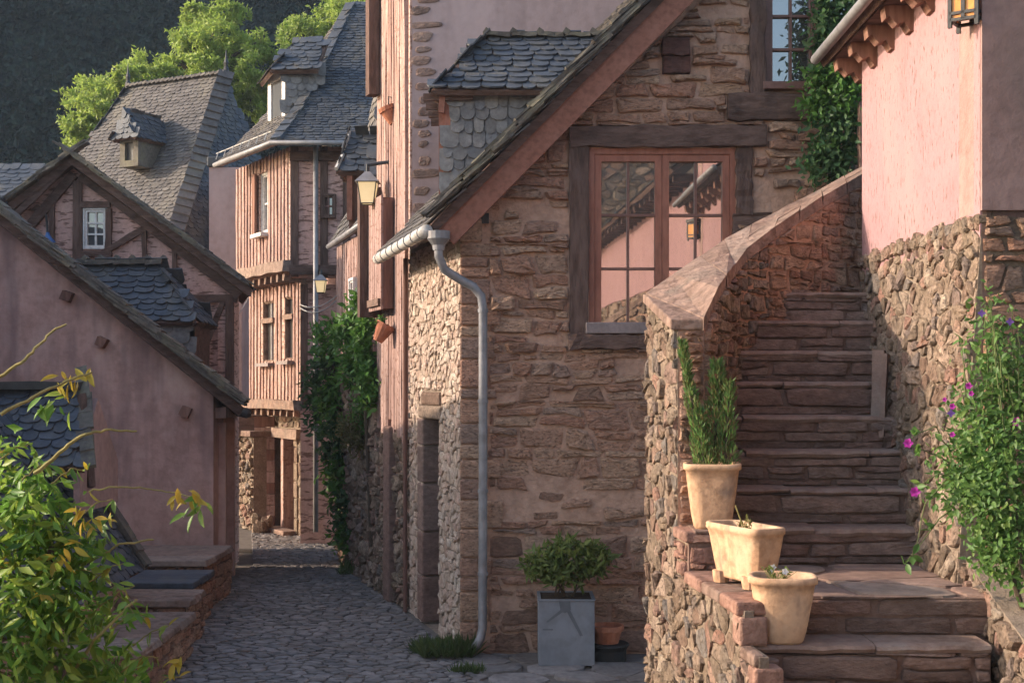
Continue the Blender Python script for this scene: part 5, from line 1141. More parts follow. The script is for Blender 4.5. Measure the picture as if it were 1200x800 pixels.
for sa in (-1, 1): mb = MB(); mb.fbox(lfr, sa * lw_ - .002, lz0 + .022, sa * lw_ + .002, lz1 - .02, .02, .12); mb.build('pane', M['amber_glass'], LN)
mb = MB(); mb.fbox(lfr, -lw_ - .02, lz1, lw_ + .02, lz1 + .03, -.01, .15); mb.build('lantern_roof', M['iron'], LN)
mb = MB(); mb.fbox(lfr, -.02, lz0 + .05, .02, lz0 + .2, -.06, .0); mb.build('bracket', M['iron'], LN)

# ================================================================== houses behind the viewer, seen mirrored in the red window
HN = thing('mirrored_pink_house', 'pink house on stone base mirrored in the red window panes', 'house', (3.2, -.5, 0))
frN = wall_frame((2.45, 4.4), (1.80, -5.2)); LN_ = math.dist((2.45, 4.4), (1.80, -5.2)); zN = EYE + 1.5; zN2 = EYE + 2.75
mb = MB(); mb.prism(frN, [(0, zN), (LN_, zN), (LN_, zN2), (0, zN2)], -1.5, .02); mb.build('side_wall', M['pink_render'], HN)
mb = MB(); mb.prism(frN, [(0, 0), (LN_, 0), (LN_, zN), (0, zN)], -1.5, 0); nb = mb.build('base_wall', M['rubble_mortar'], HN)
lay(nb, frN, [(0, zN - 1.3), (LN_, zN - 1.3), (LN_, zN), (0, zN)], M['rubble'], (.12, .2), (.2, .5), .014, (.02, .05), [], 100, .4, 1.4, tilt=.2)
for i in range(22):
    a_ = .2 + i * .44; mb = MB(); mb.fbox(frN, a_, zN2 - .10, a_ + .10, zN2 + .0, -.05, .33); mb.build('rafter_end', M['old_timber'], HN)
e0, e1 = frN.pt(-.1, zN2 + .03, .42), frN.pt(LN_ + .3, zN2 + .03, .42); roof_plane(HN, [e0, e1, frN.pt(LN_ + .3, zN2 + .9, -.9), frN.pt(-.1, zN2 + .9, -.9)], .3, .18, M['slate'])
HN2 = thing('mirrored_stone_house', 'grey rubble house mirrored at upper left of the red window', 'house', (0, -8, 0))
frN2 = wall_frame((5.0, -7.6), (-2.5, -8.4)); WN = math.dist((5.0, -7.6), (-2.5, -8.4))
mb = MB(); mb.prism(frN2, [(0, 0), (WN, 0), (WN, EYE + 6), (0, EYE + 6)], -.4, 0); n2 = mb.build('wall_face', M['rubble_mortar'], HN2)
lay(n2, frN2, [(1.5, EYE - .5), (5.5, EYE - .5), (5.5, EYE + 5.5), (1.5, EYE + 5.5)], M['rubble'], (.08, .17), (.15, .4), .010, (.02, .05), [], 60, .4, 1.4, tilt=.2)

# ================================================================== street lanterns, cables, hanging pots
def lantern(c, s, label, arm):
    t = thing('street_lantern', label, 'street lamp', c, 'lanterns hung along the alley')
    mb = MB(); x, y, z = c
    def ring(r, zz): return [(x + r * s * math.cos(math.pi / 4 + k * math.pi / 2), y + r * s * math.sin(math.pi / 4 + k * math.pi / 2), z + zz * s) for k in range(4)]
    a, b = ring(.42, 0), ring(.62, 1.0)
    for k in range(4):
        mb = MB(); q = [Vector(a[k]), Vector(a[(k + 1) % 4]), Vector(b[(k + 1) % 4]), Vector(b[k])]; ctr = Vector((x, y, z + .5 * s)); mb.add(q + [p.lerp(ctr, .03) for p in q], [(0, 1, 2, 3), (7, 6, 5, 4), (0, 4, 5, 1), (1, 5, 6, 2), (2, 6, 7, 3), (3, 7, 4, 0)]); mb.build('pane', M['lamp_glass'], t)
    mb = MB()
    for k in range(4): mb.tube([a[k], b[k]], .03 * s, 5)
    for rr_ in (a, b): 
        for k in range(4): mb.tube([rr_[k], rr_[(k + 1) % 4]], .03 * s, 5)
    mb.build('lantern_frame', M['iron'], t)
    mb = MB(); r1_, r2_ = ring(.80, 1.0), ring(.16, 1.5); mb.add(r1_ + r2_, [(3, 2, 1, 0), (4, 5, 6, 7)] + [(k, (k + 1) % 4, 4 + (k + 1) % 4, 4 + k) for k in range(4)]); mb.build('lantern_roof', M['zinc'], t)
    mb = MB(); mb.tube([(x, y, z + 1.45 * s), (x, y, z + 1.85 * s)] + list(arm), .018, 6); mb.build('bracket', M['iron'], t)
    return t
lc = P(431, 239, 13.75); lantern(lc, .215, 'large lantern on the alley side of tall pink house', [P(433, 193, 13.75), P(462, 189, 13.75)])
lc = P(376, 343, 17.6); lantern(lc, .155, 'smaller lantern in front of corner timber house', [P(376, 318, 17.7), P(376, 318, 18.32)])
def cable(p, q, sag, n, label, r=.006):
    p = Vector(p); q = Vector(q); mb = MB(); pts_ = [p.lerp(q, i / n) - UP * sag * 4 * (i / n) * (1 - i / n) for i in range(n + 1)]; mb.tube(pts_, r, 5); tag(mb.build('cable', M['cable']), label, 'cable', 'cables across the alley')
cable(P(352, 357, 18.3), P(400, 341, 16.4), .10, 10, 'upper of two pale cables sagging to the corner house', .008); cable(P(352, 361, 18.3), P(401, 344, 16.4), .13, 10, 'lower of two pale cables sagging to the corner house', .008)
cable(P(272, 377, 16.9), P(292, 347, 18.9), .03, 6, 'short cable from half timbered house to corner house', .006)
def hanging_pot(c, r, label, tilt):
    t = thing('hanging_flower_pot', label, 'flower pot', c, 'terracotta pots hung on the planked wall'); mb = MB()
    mb.lathe((0, 0, 0), [(.05 * r / .1, -.16 * r / .1), (r * .95, 0), (r * 1.08, .0), (r * 1.08, .04), (r * .9, .04), (r * .8, .01)], 14)
    o = mb.build('pot', M['terracotta_red'], t, smooth=False); o.matrix_basis = Matrix.Translation(Vector(c)) @ Matrix.Rotation(tilt, 4, 'Y')
    mb = MB(); mb.tube([Vector(c) + Vector((.1, 0, .12)), Vector(c) + Vector((.0, 0, .14)), Vector(c)], .008, 5); mb.build('hook', M['iron'], t); return t
hp = hanging_pot(P(451, 384, 13.5), .095, 'terracotta pot with green sprig hanging below the boarded bay', .5); cloud('sprig', ball_points(P(446, 377, 13.5), (.06, .05, .06), 60), .05, M['creeper'], hp)
hanging_pot(P(455, 130, 13.6), .085, 'terracotta pot hanging high on the planked wall', -.4)

# ================================================================== pots
def planter(c, w, d, h, bw, bd, rot, label, n_exp=5, flutes=False, feet=False, lip=.012, soil_z=.86, name='terracotta_planter', mat='terracotta', n=48):
    t = thing(name, label, 'planter', c, None); c = Vector(c)
    def ring(hw, hd, z, fl=0.0):
        out = []
        for k in range(n):
            a = 2 * math.pi * k / n; cs, sn = math.cos(a), math.sin(a); q = (abs(cs) ** n_exp + abs(sn) ** n_exp) ** (-1 / n_exp)
            x = hw * q * cs; y = hd * q * sn
            if fl and cs < -.55: x += fl * (1 - math.cos(y / hd * math.pi * 5)) * .5
            xr_ = x * math.cos(rot) - y * math.sin(rot); yr = x * math.sin(rot) + y * math.cos(rot)
            out.append((c.x + xr_, c.y + yr, c.z + z))
        return out
    fl = .012 if flutes else 0; z00 = .028 if feet else 0.0
    prof = [(bw / 2 * .9, bd / 2 * .9, z00, 0), (bw / 2, bd / 2, z00 + .012, fl)]
    for k in range(1, 7):
        s = k / 6; cv = s ** .8; prof.append(((bw + (w - bw) * cv) / 2, (bd + (d - bd) * cv) / 2, z00 + .012 + (h - z00 - .045) * s, fl if s < .95 else 0))
    prof += [(w / 2 + lip, d / 2 + lip, h - .028, 0), (w / 2 + lip, d / 2 + lip, h - .004, 0), (w / 2 + lip * .4, d / 2 + lip * .4, h, 0), (w / 2 - .018, d / 2 - .018, h - .002, 0), (w / 2 - .024, d / 2 - .024, h * soil_z - .02, 0)]
    vs = []; fs = []
    for (a, b, z, f_) in prof: vs += ring(a, b, z, f_)
    m = len(prof)
    for i in range(m - 1):
        for k in range(n): fs.append((i * n + k, i * n + (k + 1) % n, (i + 1) * n + (k + 1) % n, (i + 1) * n + k))
    fs.append(tuple(range(n - 1, -1, -1))); mb = MB(); mb.add(vs, fs); o = mb.build('pot_body', M[mat], t, smooth=True)
    mb = MB(); sv = ring(w / 2 - .020, d / 2 - .020, h * soil_z); mb.add(sv + [(c.x, c.y, c.z + h * soil_z + .015)], [(k, (k + 1) % n, n) for k in range(n)]); mb.build('soil', M['soil'], t, smooth=True)
    if feet:
        for sx in (-1, 1):
            for sy in (-1, 1):
                mb = MB(); fx, fy = sx * bw * .36, sy * bd * .38; x = fx * math.cos(rot) - fy * math.sin(rot); y = fx * math.sin(rot) + fy * math.cos(rot)
                mb.lathe((c.x + x, c.y + y, c.z), [(.034, 0), (.040, .03), (.042, .055)], 10); mb.build('foot', M[mat], t)
    return t
ROT = -.13
p1 = planter((1.005, 6.86, ZL + .20), .265, .25, .325, .185, .175, ROT, 'tall fluted terracotta pot with upright conifers on the ledge', 5, True)
p2 = planter((1.06, 6.22, ZL + .008), .18, .42, .275, .135, .32, .40, 'rectangular terracotta trough on feet beside the landing', 7, True, True, lip=.006, soil_z=.84)
p3 = planter((1.155, 5.83, ZL - .178), .27, .25, .285, .175, .165, ROT, 'round lipped terracotta pot with white flowers, lowest on stair', 3.0, True, False, lip=.012)
# conifers in the tall pot
def column_shrub(base, top, rad, n, parent_t, size=.035):
    base = Vector(base); top = Vector(top); C_ = []; D_ = []
    for i in range(n):
        t_ = random.random() ** .85; r_ = rad * (1 - t_ * .75) * (0.55 + .45 * math.sin(t_ * 9) ** 2) * math.sqrt(random.random()); a_ = rnd(0, 6.28)
        p = base.lerp(top, t_) + Vector((math.cos(a_) * r_, math.sin(a_) * r_, 0)); C_.append(p); D_.append(Vector((math.cos(a_) * .5, math.sin(a_) * .5, 1.2)) + rv(.5))
    C_ = np.array([tuple(v) for v in C_]); D_ = np.array([tuple(v) for v in D_]); V, Fc = leaf_arrays(C_, D_, rdir(n), np.random.uniform(.6, 1.3, n) * size, .28, .1)
    tag(link('foliage', np_mesh('foliage', V, Fc, M['conifer']), parent_t), kind='stuff')
    mb = MB(); mb.tube([base, base.lerp(top, .5), top.lerp(base, .1)], [.010, .007, .003], 6); mb.build('stem', M['bark'], parent_t)
t = thing('potted_conifer', 'slim bright green conifer leaning left in the tall pot', 'shrub', (.95, 6.86, ZL + .47), 'conifers in the tall pot')
column_shrub((.965, 6.86, ZL + .47), P(799, 402, 6.9), .06, 900, t)
t = thing('potted_conifer', 'bushier conifer on the right in the tall pot', 'shrub', (1.03, 6.86, ZL + .47), 'conifers in the tall pot')
column_shrub((1.02, 6.87, ZL + .47), P(841, 425, 6.9), .11, 1000, t); column_shrub((1.07, 6.85, ZL + .47), P(855, 447, 6.85), .085, 600, t); column_shrub((.97, 6.83, ZL + .47), P(818, 480, 6.85), .075, 700, t)
def small_plant(c, r, h, n, label, flowers=0, name='small_plant', lm='laurel', dry=False):
    c = Vector(c); t = thing(name, label, 'plant', c)
    for i in range(n):
        a_ = rnd(0, 6.28); tip = c + Vector((math.cos(a_) * r * rnd(.2, 1), math.sin(a_) * r * rnd(.2, 1), h * rnd(.4, 1))); mb = MB(); b_ = c + Vector((rnd(-.3, .3) * r, rnd(-.3, .3) * r, -.01)); mb.tube([b_, b_.lerp(tip, .5) + rv(.006), tip], [.0025, .002, .001], 5); mb.build('stem', M['dry' if dry else 'twig'], t)
        for k in range(4): p = b_.lerp(tip, rnd(.3, 1)); put_leaf(t, p, rv() + Vector((0, 0, .5)), rv() + UP, rnd(.018, .034), M[lm])
        if i < flowers:
            for k in range(5): an = k * 1.2566; put_leaf(t, tip, Vector((math.cos(an), -.5, math.sin(an))), Vector((0, -1, .2)), .016, M['white_petal'], .8, 'petal')
    return t
small_plant((1.06, 6.22, ZL + .23), .07, .09, 9, 'sparse dry seedlings in the rectangular trough', 0, lm='dry')
t = thing('dry_stick', 'thin dry stick standing up in the trough', 'stick', (1.08, 6.22, ZL + .2)); mb = MB(); mb.tube([(1.07, 6.2, ZL + .22), (1.04, 6.2, ZL + .30), (1.015, 6.2, ZL + .37)], .004, 6); mb.build('stick', M['twig'], t)
small_plant((1.13, 5.83, ZL + .07), .09, .085, 13, 'little white flowers growing in the lowest pot', 4, lm='laurel')

# grey square planter with laurel, by the gable
def gp(px, py, d): return P(px, py, d)
pd = 10.45; pc_x = XX(664, pd); t = thing('zinc_planter', 'square grey metal planter with faint mark against the stone gable', 'planter', (pc_x, pd + .22, 0))
wz_, hz_ = .43, .51
mb = MB(); mb.prism(Fr((pc_x - wz_ / 2, pd, 0), (1, 0, 0), (0, 1, 0)), [(0, 0), (wz_, 0), (wz_, wz_), (0, wz_)], .015, hz_, ); 
o = mb.build('planter_box', M['zinc_planter'], t, bevel=.006)
mb = MB(); mb.prism(Fr((pc_x - wz_ / 2, pd, 0), (1, 0, 0), (0, 1, 0)), [(-.006, -.006), (wz_ + .006, -.006), (wz_ + .006, wz_ + .006), (-.006, wz_ + .006)], hz_ + .002, hz_ + .014, [[(.02, .02), (wz_ - .02, .02), (wz_ - .02, wz_ - .02), (.02, wz_ - .02)]]); mb.build('rim', M['zinc_planter'], t)
mb = MB(); mb.prism(Fr((pc_x - wz_ / 2, pd, 0), (1, 0, 0), (0, 1, 0)), [(.02, .02), (wz_ - .02, .02), (wz_ - .02, wz_ - .02), (.02, wz_ - .02)], hz_ + .001, hz_ + .006); mb.build('soil', M['soil'], t)
fz = Fr((0, pd, 0), (1, 0, 0)); mb = MB(); mk = lambda x, y: fz.px(x, y)
mb.prism(fz, [mk(655, 704), mk(668, 702), mk(669, 714), mk(662, 718), mk(657, 716)], 0, .0015)
mb.prism(fz, [mk(657, 714), mk(640, 728), mk(642, 729), mk(659, 717)], 0, .0012); mb.prism(fz, [mk(664, 716), mk(668, 714), mk(683, 744), mk(680, 745)], 0, .0012); mb.prism(fz, [mk(636, 736.5), mk(648, 736.5), mk(648, 738), mk(636, 738)], 0, .0012)
mb.build('faded_mark', M['planter_mark'], t)
t = thing('potted_laurel', 'bushy laurel shrub growing out of the grey planter', 'shrub', (pc_x, pd + .2, hz_))
def lobes(specs, n_ind, mat, size, parent, wid, dens, bias=(0, 0, .3)):
    for (px_, py_, d_, rx, rz, n_) in specs:
        c = P(px_, py_, d_); C_ = ball_points(c, (rx, rx * .8, rz), n_, .45); cloud('foliage', C_, size, M[mat], parent, bias, wid)
lobes([(640, 660, pd + .12, .19, .13, 330), (668, 652, pd + .16, .20, .15, 420), (695, 655, pd + .2, .16, .13, 280), (660, 672, pd + .15, .24, .10, 300)], 0, 'laurel', .075, t, .36, 1)
for i in range(90):
    q_ = P(rnd(622, 708), rnd(636, 682), pd + rnd(-.02, .1)); put_leaf(t, q_, Vector((rnd(-.6, .6), -.5, rnd(.2, 1))), rv() + Vector((0, -.6, .5)), rnd(.06, .09), M['laurel'], .36)
for i in range(6):
    mb = MB(); b_ = Vector((pc_x + rnd(-.1, .1), pd + .2, hz_)); mb.tube([b_, P(630 + i * 14, 655, pd + .18)], [.008, .004], 6); mb.build('stem', M['bark'], t)
t = thing('terracotta_pot', 'red terracotta pot on black stand behind the grey planter', 'flower pot', (XX(712, 10.6), 10.65, 0)); c = Vector((XX(711, 10.65), 10.68, 0))
mb = MB(); mb.lathe(c, [(.15, 0), (.155, .02), (.155, .10), (.18, .14), (.17, .15)], 20); mb.build('stand', M['black_plastic'], t)
mb = MB(); mb.lathe(c, [(.095, .152), (.12, .25), (.135, .25), (.137, .29), (.12, .29), (.115, .26)], 20); mb.build('pot', M['terracotta_red'], t)

# ================================================================== plants
def grass_tuft(c, r, n, h, label):
    c = Vector(c); t = thing('grass_tuft', label, 'grass', c); C_ = np.array([(c.x + rnd(-r, r), c.y + rnd(-r, r) * .6, c.z) for _ in range(n)]); D_ = np.column_stack([np.random.normal(0, .5, n), np.random.normal(-.1, .4, n), np.ones(n)])
    V, Fc = leaf_arrays(C_, D_, rdir(n), np.random.uniform(.4, 1.2, n) * h, .12, .05); tag(link('blades', np_mesh('blades', V, Fc, M['grass']), t), kind='stuff')
grass_tuft(P(525, 768, 10.85), .20, 500, .17, 'grass tuft at the foot of the house corner'); grass_tuft(P(505, 765, 11.1), .16, 350, .13, 'smaller grass tuft left of the house corner'); grass_tuft(P(548, 790, 10.3), .12, 260, .10, 'low grass in front of the downspout')
grass_tuft(P(424, 672, 15.6), .25, 300, .18, 'grass at wall foot farther down the alley')

# climbing plants in the alley
def climber(name, label, specs, mats, size, loc, stems, group=None, wid=.5):
    t = thing(name, label, 'climbing plant', loc, group)
    for i, (px_, py_, d_, rx, rz, n_) in enumerate(specs):
        c = P(px_, py_, d_); C_ = ball_points(c, (rx, rx * .6, rz), n_, .35); C_ = C_ + np.random.normal(0, .05, C_.shape); cloud('foliage', C_, size, M[mats[i % len(mats)]], t, (0, -.2, -.2), wid)
    for s_ in stems: mb = MB(); mb.tube([P(*q) for q in s_], .02, 6); mb.build('stem', M['bark'], t)
    return t
climber('creeper', 'bright sunlit creeper climbing below the alley lantern', [(424, 362, 14.6, .15, .18, 330), (412, 390, 14.7, .18, .24, 480), (430, 400, 14.3, .13, .34, 460), (418, 430, 14.5, .20, .22, 480), (434, 450, 14.2, .13, .25, 320)], ['creeper'], .085, P(430, 640, 14.6), [[(435, 640, 14.6), (430, 520, 14.6), (425, 380, 14.7)]])
climber('dark_shrub', 'dark leafy shrub in shade before the corner house', [(392, 400, 16.5, .26, .30, 520), (385, 445, 16.6, .28, .34, 640), (402, 470, 16.4, .28, .36, 640), (398, 515, 16.3, .26, .30, 560), (402, 560, 16.2, .25, .30, 520), (408, 605, 16.0, .22, .28, 420), (415, 632, 15.9, .22, .16, 240), (372, 480, 16.8, .14, .26, 200)], ['creeper', 'ivy'], .10, P(405, 640, 16.2), [[(405, 645, 16.2), (398, 540, 16.3), (390, 420, 16.5)], [(410, 645, 16.2), (412, 540, 16.2), (400, 450, 16.4)]])
climber('dry_shrub', 'yellowish dry shrub hanging on the alley wall', [(420, 505, 15.0, .22, .22, 900), (430, 485, 14.9, .16, .2, 500)], ['dry', 'creeper'], .07, P(425, 560, 15.0), [[(430, 560, 15), (424, 500, 15)]], wid=.25)
climber('ivy', 'ivy hanging down the stone wall beside the upper window', [(975, 10, 10.7, .16, .3, 700), (980, 60, 10.7, .19, .25, 800), (972, 110, 10.7, .19, .25, 800), (985, 150, 10.65, .17, .25, 700), (970, 190, 10.65, .17, .16, 600), (992, 90, 10.6, .12, .35, 500), (1005, 30, 10.6, .1, .3, 300)], ['ivy', 'ivy', 'creeper'], .065, P(985, 200, 10.7), [[(1003, 330, 10.8), (1000, 200, 10.8), (985, 60, 10.8), (975, -40, 10.8)]])
t = thing('wall_post', 'dark timber post beside the ivy', 'post', P(1012, 200, 10.6)); mb = MB(); mb.bar(P(1013, 260, 10.5), P(1011, 120, 10.5), .07, .07, up=Vector((1, 0, 0)), seg=5, jit=.005); mb.build('post_shaft', M['timber_v'], t)

# flowering bush on the right wall
t = thing('flowering_bush', 'leafy bush with magenta flowers in front of the rubble base', 'bush', (2.25, 5.9, ZL - .2))
specs = [(1165, 400, 6.12, .13, .22, 500), (1185, 450, 6.0, .13, .22, 900), (1150, 480, 6.05, .13, .18, 800), (1175, 530, 5.9, .16, .2, 1400), (1135, 540, 6.0, .13, .17, 900), (1180, 600, 5.8, .15, .2, 1400), (1150, 585, 5.85, .12, .16, 900), (1190, 655, 5.75, .10, .14, 600), (1165, 640, 5.8, .09, .12, 400), (1120, 570, 6.0, .08, .12, 300)]
for (px_, py_, d_, rx, rz, n_) in specs:
    C_ = ball_points(P(px_, py_, d_), (rx, rx * .8, rz), int(n_ * .55), .15); cloud('foliage', C_ + np.random.normal(0, .035, C_.shape), .036, M['vine'], t, (-.2, -.3, -.5), .5)
def shoot(par, pts_, r, n, mat, size, wid=.5, name='shoot', lf='leaf'):
    P3 = [Vector(p) for p in pts_]; fine = []
    for i in range(len(P3) - 1):
        for k in range(4): fine.append(P3[i].lerp(P3[i + 1], k / 4) + rv(.006))
    fine.append(P3[-1]); mb = MB(); m = len(fine); mb.tube(fine, [r * (1 - .7 * i / m) for i in range(m)], 5); mb.build(name, M['green_stem'], par)
    for k in range(n):
        i = random.randrange(m // 5, m); put_leaf(par, fine[i] + rv(.008), rv() + Vector((-.2, -.2, -.1)), rv() + Vector((-.4, -.4, .8)), size * rnd(.6, 1.25), mat, wid, lf)
for i in range(18):
    x0 = rnd(1125, 1195); y0 = rnd(430, 560); x1 = x0 + rnd(-25, 15); y1 = y0 - rnd(60, 150); d_ = rnd(5.85, 6.15)
    y1 = max(y1, 335 + max(0, (1165 - x1)) * 1.6)
    shoot(t, [P(x0, y0, d_), P((x0 + x1) / 2 + rnd(-6, 6), (y0 + y1) / 2, d_), P(x1, y1, d_)], .004, 6, M['vine'], .042)
for (x0, y0, x1, y1, x2, y2) in ((1110, 560, 1085, 590, 1070, 650), (1120, 590, 1095, 615, 1060, 660), (1115, 530, 1095, 500, 1065, 515), (1130, 560, 1100, 555, 1075, 570), (1120, 545, 1090, 530, 1072, 524), (1195, 640, 1185, 680, 1190, 720), (1150, 610, 1150, 650, 1160, 680)):
    shoot(t, [P(x0, y0, 5.95), P(x1, y1, 5.9), P(x2, y2, 5.88)], .004, 9, M['vine'], .05)
for i in range(70):
    px_, py_, d_, rx, rz, n_ = random.choice(specs); c = Vector(ball_points(P(px_, py_, d_ - .05), (rx, rx * .8, rz), 1, .8)[0]); put_leaf(t, c, rv() + Vector((-.3, -.3, -.5)), rv() + Vector((-.6, -.5, .6)), rnd(.032, .05), M['vine'], .5)
for (x, y, s_) in ((1064, 519, .024), (1072, 576, .026), (1116, 476, .016), (1107, 468, .012), (1191, 494, .024), (1135, 452, .018), (1138, 461, .014), (1116, 509, .014)):
    c = P(x, y, 5.84); f_ = MB()
    for k in range(6): an = k * 1.047; put_leaf(t, c, Vector((math.cos(an) - .3, -.45, math.sin(an))), Vector((-.4, -1, .2)), s_, M['magenta'], .85, 'petal')
for (x, y) in ((1150, 367), (1183, 377), (1114, 484)):
    for k in range(4): an = k * 1.57; put_leaf(t, P(x, y, 5.9), Vector((math.cos(an), -.4, math.sin(an))), Vector((0, -1, .2)), .02, M['violet'], .7, 'petal')
mb = MB(); mb.tube([Vector((2.25, 5.8, ZL - .3)), P(1188, 680, 5.75), P(1180, 600, 5.9), P(1170, 480, 6.05)], [.014, .012, .010, .005], 7); mb.build('stem', M['bark'], t)
mb = MB(); mb.tube([Vector((2.3, 5.75, ZL - .3)), P(1196, 660, 5.7), P(1190, 560, 5.85)], [.012, .010, .006], 7); mb.build('stem', M['bark'], t)

# wisteria in the left foreground
t = thing('wisteria_bush', 'sunlit wisteria with yellowing leaves filling the lower left corner', 'bush', (-1.6, 4.4, 0))
wspec = [(15, 565, 4.4, .14, .13, 420), (45, 600, 4.3, .15, .13, 520), (10, 640, 4.2, .18, .17, 720), (65, 650, 4.3, .17, .15, 620), (105, 640, 4.45, .09, .09, 150), (30, 710, 4.1, .20, .17, 900), (85, 715, 4.3, .16, .13, 520), (20, 780, 4.0, .20, .17, 900), (85, 785, 4.2, .17, .13, 560), (135, 785, 4.4, .10, .08, 160), (130, 725, 4.4, .07, .07, 70), (10, 520, 4.4, .08, .08, 60)]
for (px_, py_, d_, rx, rz, n_) in wspec:
    C_ = ball_points(P(px_, py_, d_ + .05), (rx, rx, rz), int(n_ * .42), .1); cloud('foliage', C_, .054, M['wisteria'], t, (.1, -.2, -.4), .36, svar=.6)
def pinnate(p, d, L, n, mat, size):
    """compound leaf: rachis with paired leaflets"""
    p = Vector(p); d = Vector(d).normalized(); pts_ = [p + d * L * i / 6 - UP * L * .35 * (i / 6) ** 2 for i in range(7)]; mb = MB(); mb.tube(pts_, [.0022] * 6 + [.001], 4); mb.build('leaf_stalk', M['twig'], t)
    s = d.cross(UP); s = s.normalized() if s.length > .01 else Vector((1, 0, 0))
    for i in range(1, n + 1):
        q = pts_[min(6, int(1 + i * 5 / n))]
        for sg in (-1, 1): put_leaf(t, q, s * sg + d * .5 - UP * rnd(.2, .9), UP + rv(.6), size * rnd(.75, 1.2), mat)
    put_leaf(t, pts_[-1], d - UP * .5, UP + rv(.4), size * 1.1, mat)
for i in range(22):
    px_, py_, d_, rx, rz, n_ = random.choice(wspec[:9]); p = Vector(ball_points(P(px_, py_, d_), (rx, rx, rz), 1, .75)[0]); pinnate(p, Vector((rnd(-1, 1), rnd(-1, .1), rnd(-.1, .8))), rnd(.10, .17), 3, M['wisteria'] if random.random() > .16 else M['wisteria_yellow'], rnd(.042, .062))
def cane(pts_, r0, r1):
    P3 = [P(*p) for p in pts_]; fine = []
    for i in range(len(P3) - 1):
        for k in range(5): fine.append(P3[i].lerp(P3[i + 1], k / 5) + rv(.003))
    fine.append(P3[-1]); m = len(fine); mb = MB(); mb.tube(fine, [r0 + (r1 - r0) * i / m for i in range(m)], 6); mb.build('cane', M['twig'], t); return fine
cane([(0, 442, 4.0), (25, 425, 4.0), (45, 405, 4.05), (62, 386, 4.1), (78, 380, 4.1)], .0055, .0028)
cane([(0, 485, 3.9), (40, 465, 3.95), (70, 450, 4.0), (108, 436, 4.05)], .006, .003)
cane([(40, 555, 4.2), (75, 525, 4.2), (100, 508, 4.2), (130, 503, 4.25), (160, 505, 4.3)], .007, .003)
f4 = cane([(105, 575, 4.3), (135, 570, 4.3), (170, 572, 4.35), (200, 576, 4.4), (235, 585, 4.4)], .0035, .002)
cane([(85, 790, 4.2), (110, 750, 4.2), (145, 715, 4.25), (160, 702, 4.3)], .006, .004)
cane([(120, 650, 4.4), (140, 637, 4.4), (180, 632, 4.45)], .004, .003)
for (x, y, m_, n_) in ((78, 440, 'wisteria_yellow', 9), (100, 436, 'wisteria_yellow', 4), (55, 468, 'wisteria', 8), (70, 470, 'wisteria', 6), (215, 578, 'wisteria_yellow', 9), (228, 590, 'wisteria', 9), (100, 600, 'wisteria_yellow', 8), (118, 608, 'wisteria_yellow', 6), (65, 655, 'wisteria_yellow', 6), (85, 640, 'wisteria_yellow', 4), (155, 700, 'wisteria', 4), (205, 770, 'wisteria_yellow', 6), (150, 755, 'wisteria', 8), (170, 780, 'wisteria', 8)):
    for k in range(n_): put_leaf(t, P(x + rnd(-12, 12), y + rnd(-9, 12), 4.2 if x > 60 else 4.0), Vector((rnd(-1, 1), -.2, -rnd(0, 1.2))), rv() + Vector((-.4, -.6, .6)), rnd(.035, .065), M[m_], .36)
for (x, y) in ((165, 715), (190, 735), (178, 765), (205, 790), (150, 690), (125, 585), (140, 660), (95, 545), (30, 520), (60, 540)):
    q_ = cane([(x - 35, y + 22, 4.3), (x - 12, y + 4, 4.3), (x + 8, y + rnd(-4, 8), 4.32)], .003, .0015)
    for k in range(6): put_leaf(t, random.choice(q_[4:]), Vector((rnd(-1, 1), -.2, rnd(-1, .5))), rv() + Vector((-.6, -.6, .6)), rnd(.03, .055), M['wisteria' if k else 'wisteria_yellow'], .34)
mb = MB(); mb.tube([Vector((-1.6, 4.4, 0)), Vector((-1.55, 4.35, .6)), Vector((-1.5, 4.3, 1.2)), P(60, 640, 4.3)], [.03, .025, .02, .01], 8); mb.build('trunk', M['bark'], t)

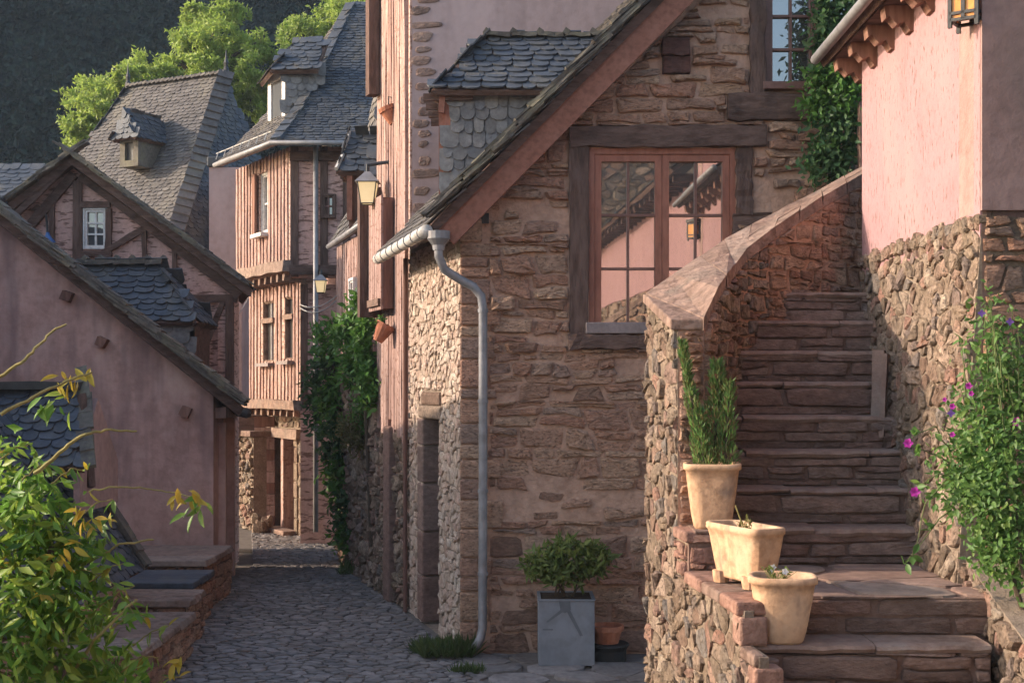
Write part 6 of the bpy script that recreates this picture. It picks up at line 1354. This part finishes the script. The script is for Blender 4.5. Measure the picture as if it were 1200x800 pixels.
# ================================================================== trees behind the roofs
def tree(name, label, trunk, lob, mat, size, n_):
    base = Vector(trunk[0]); t = thing(name, label, 'tree', base, 'sunlit trees behind the roofs'); mb = MB(); mb.tube(trunk, [.22, .16, .10][:len(trunk)] if len(trunk) < 4 else [.22, .18, .14, .08], 8); tr_ = mb.build('trunk', M['bark'], t)
    C_ = []
    for (px_, py_, d_, r_, n) in lob:
        c = P(px_, py_, d_); mb = MB(); mb.tube([trunk[-1], Vector(trunk[-1]).lerp(c, .6) + rv(.2), c], [.08, .05, .02], 6); mb.build('limb', M['bark'], t)
        for k in range(int(n * 1.15 / 60)):                      # sprays inside the lobe
            s_ = np.array(ball_points(c, (r_, r_, r_ * .75), 1, .3)[0]); dr_ = rdir(1)[0] * np.array((1, 1, .5)); tt = np.random.uniform(-1, 1, (60, 1)); C_.append(s_ + dr_ * tt * r_ * .42 + np.random.normal(0, r_ * .09, (60, 3)) - np.abs(tt) * np.array((0, 0, r_ * .12)))
    cloud('crown', np.concatenate(C_), size, M[mat], t, (0, 0, -.1), .42)
def lob_list(cs, d, r, n): return [(x, y, d + rnd(-1, 1), r * rnd(.8, 1.2), n) for x, y in cs]
tb = P(215, 470, 31); tree('locust_tree', 'bright green feathery tree rising behind the big slate roof', [(tb.x, tb.y, 0), (tb.x + .1, tb.y, 5), P(215, 170, 31), P(230, 90, 31)],
     lob_list([(95, 148, ), (112, 130), (128, 112), (150, 92), (170, 75), (140, 118), (195, 90), (215, 70), (225, 45), (250, 40), (262, 15), (275, 62), (240, 75), (290, 80), (300, 50), (310, 95), (190, 100), (96, 168), (265, 95), (285, 110), (325, 60), (300, 120), (105, 110), (235, 20)], 31, .50, 1000), 'locust', .115, 0)
tb = P(385, 470, 33); tree('locust_tree', 'yellowish green tree showing behind the corner house roof', [(tb.x, tb.y, 0), (tb.x + .1, tb.y, 5), P(380, 100, 33)],
     lob_list([(355, 40), (375, 25), (395, 15), (370, 60), (420, 5), (440, -5), (350, 70), (405, 40), (455, 5), (390, -10)], 33, .55, 900), 'locust', .115, 0)

# ================================================================== air
hz = MB(); hz.box(-86, -42, -1.1, 66, 120, 54)
hm = bpy.data.materials.new('haze'); hm.use_nodes = True; nt = hm.node_tree; nt.nodes.remove(nt.nodes['Principled BSDF'])
pvn = nt.nodes.new('ShaderNodeVolumePrincipled'); pvn.inputs['Color'].default_value = (.74, .86, 1.0, 1); pvn.inputs['Density'].default_value = HAZE
nt.links.new(pvn.outputs[0], nt.nodes['Material Output'].inputs['Volume'])
if HAZE > 0: tag(hz.build('haze', hm), 'thin evening haze filling the valley', 'haze', kind='stuff')
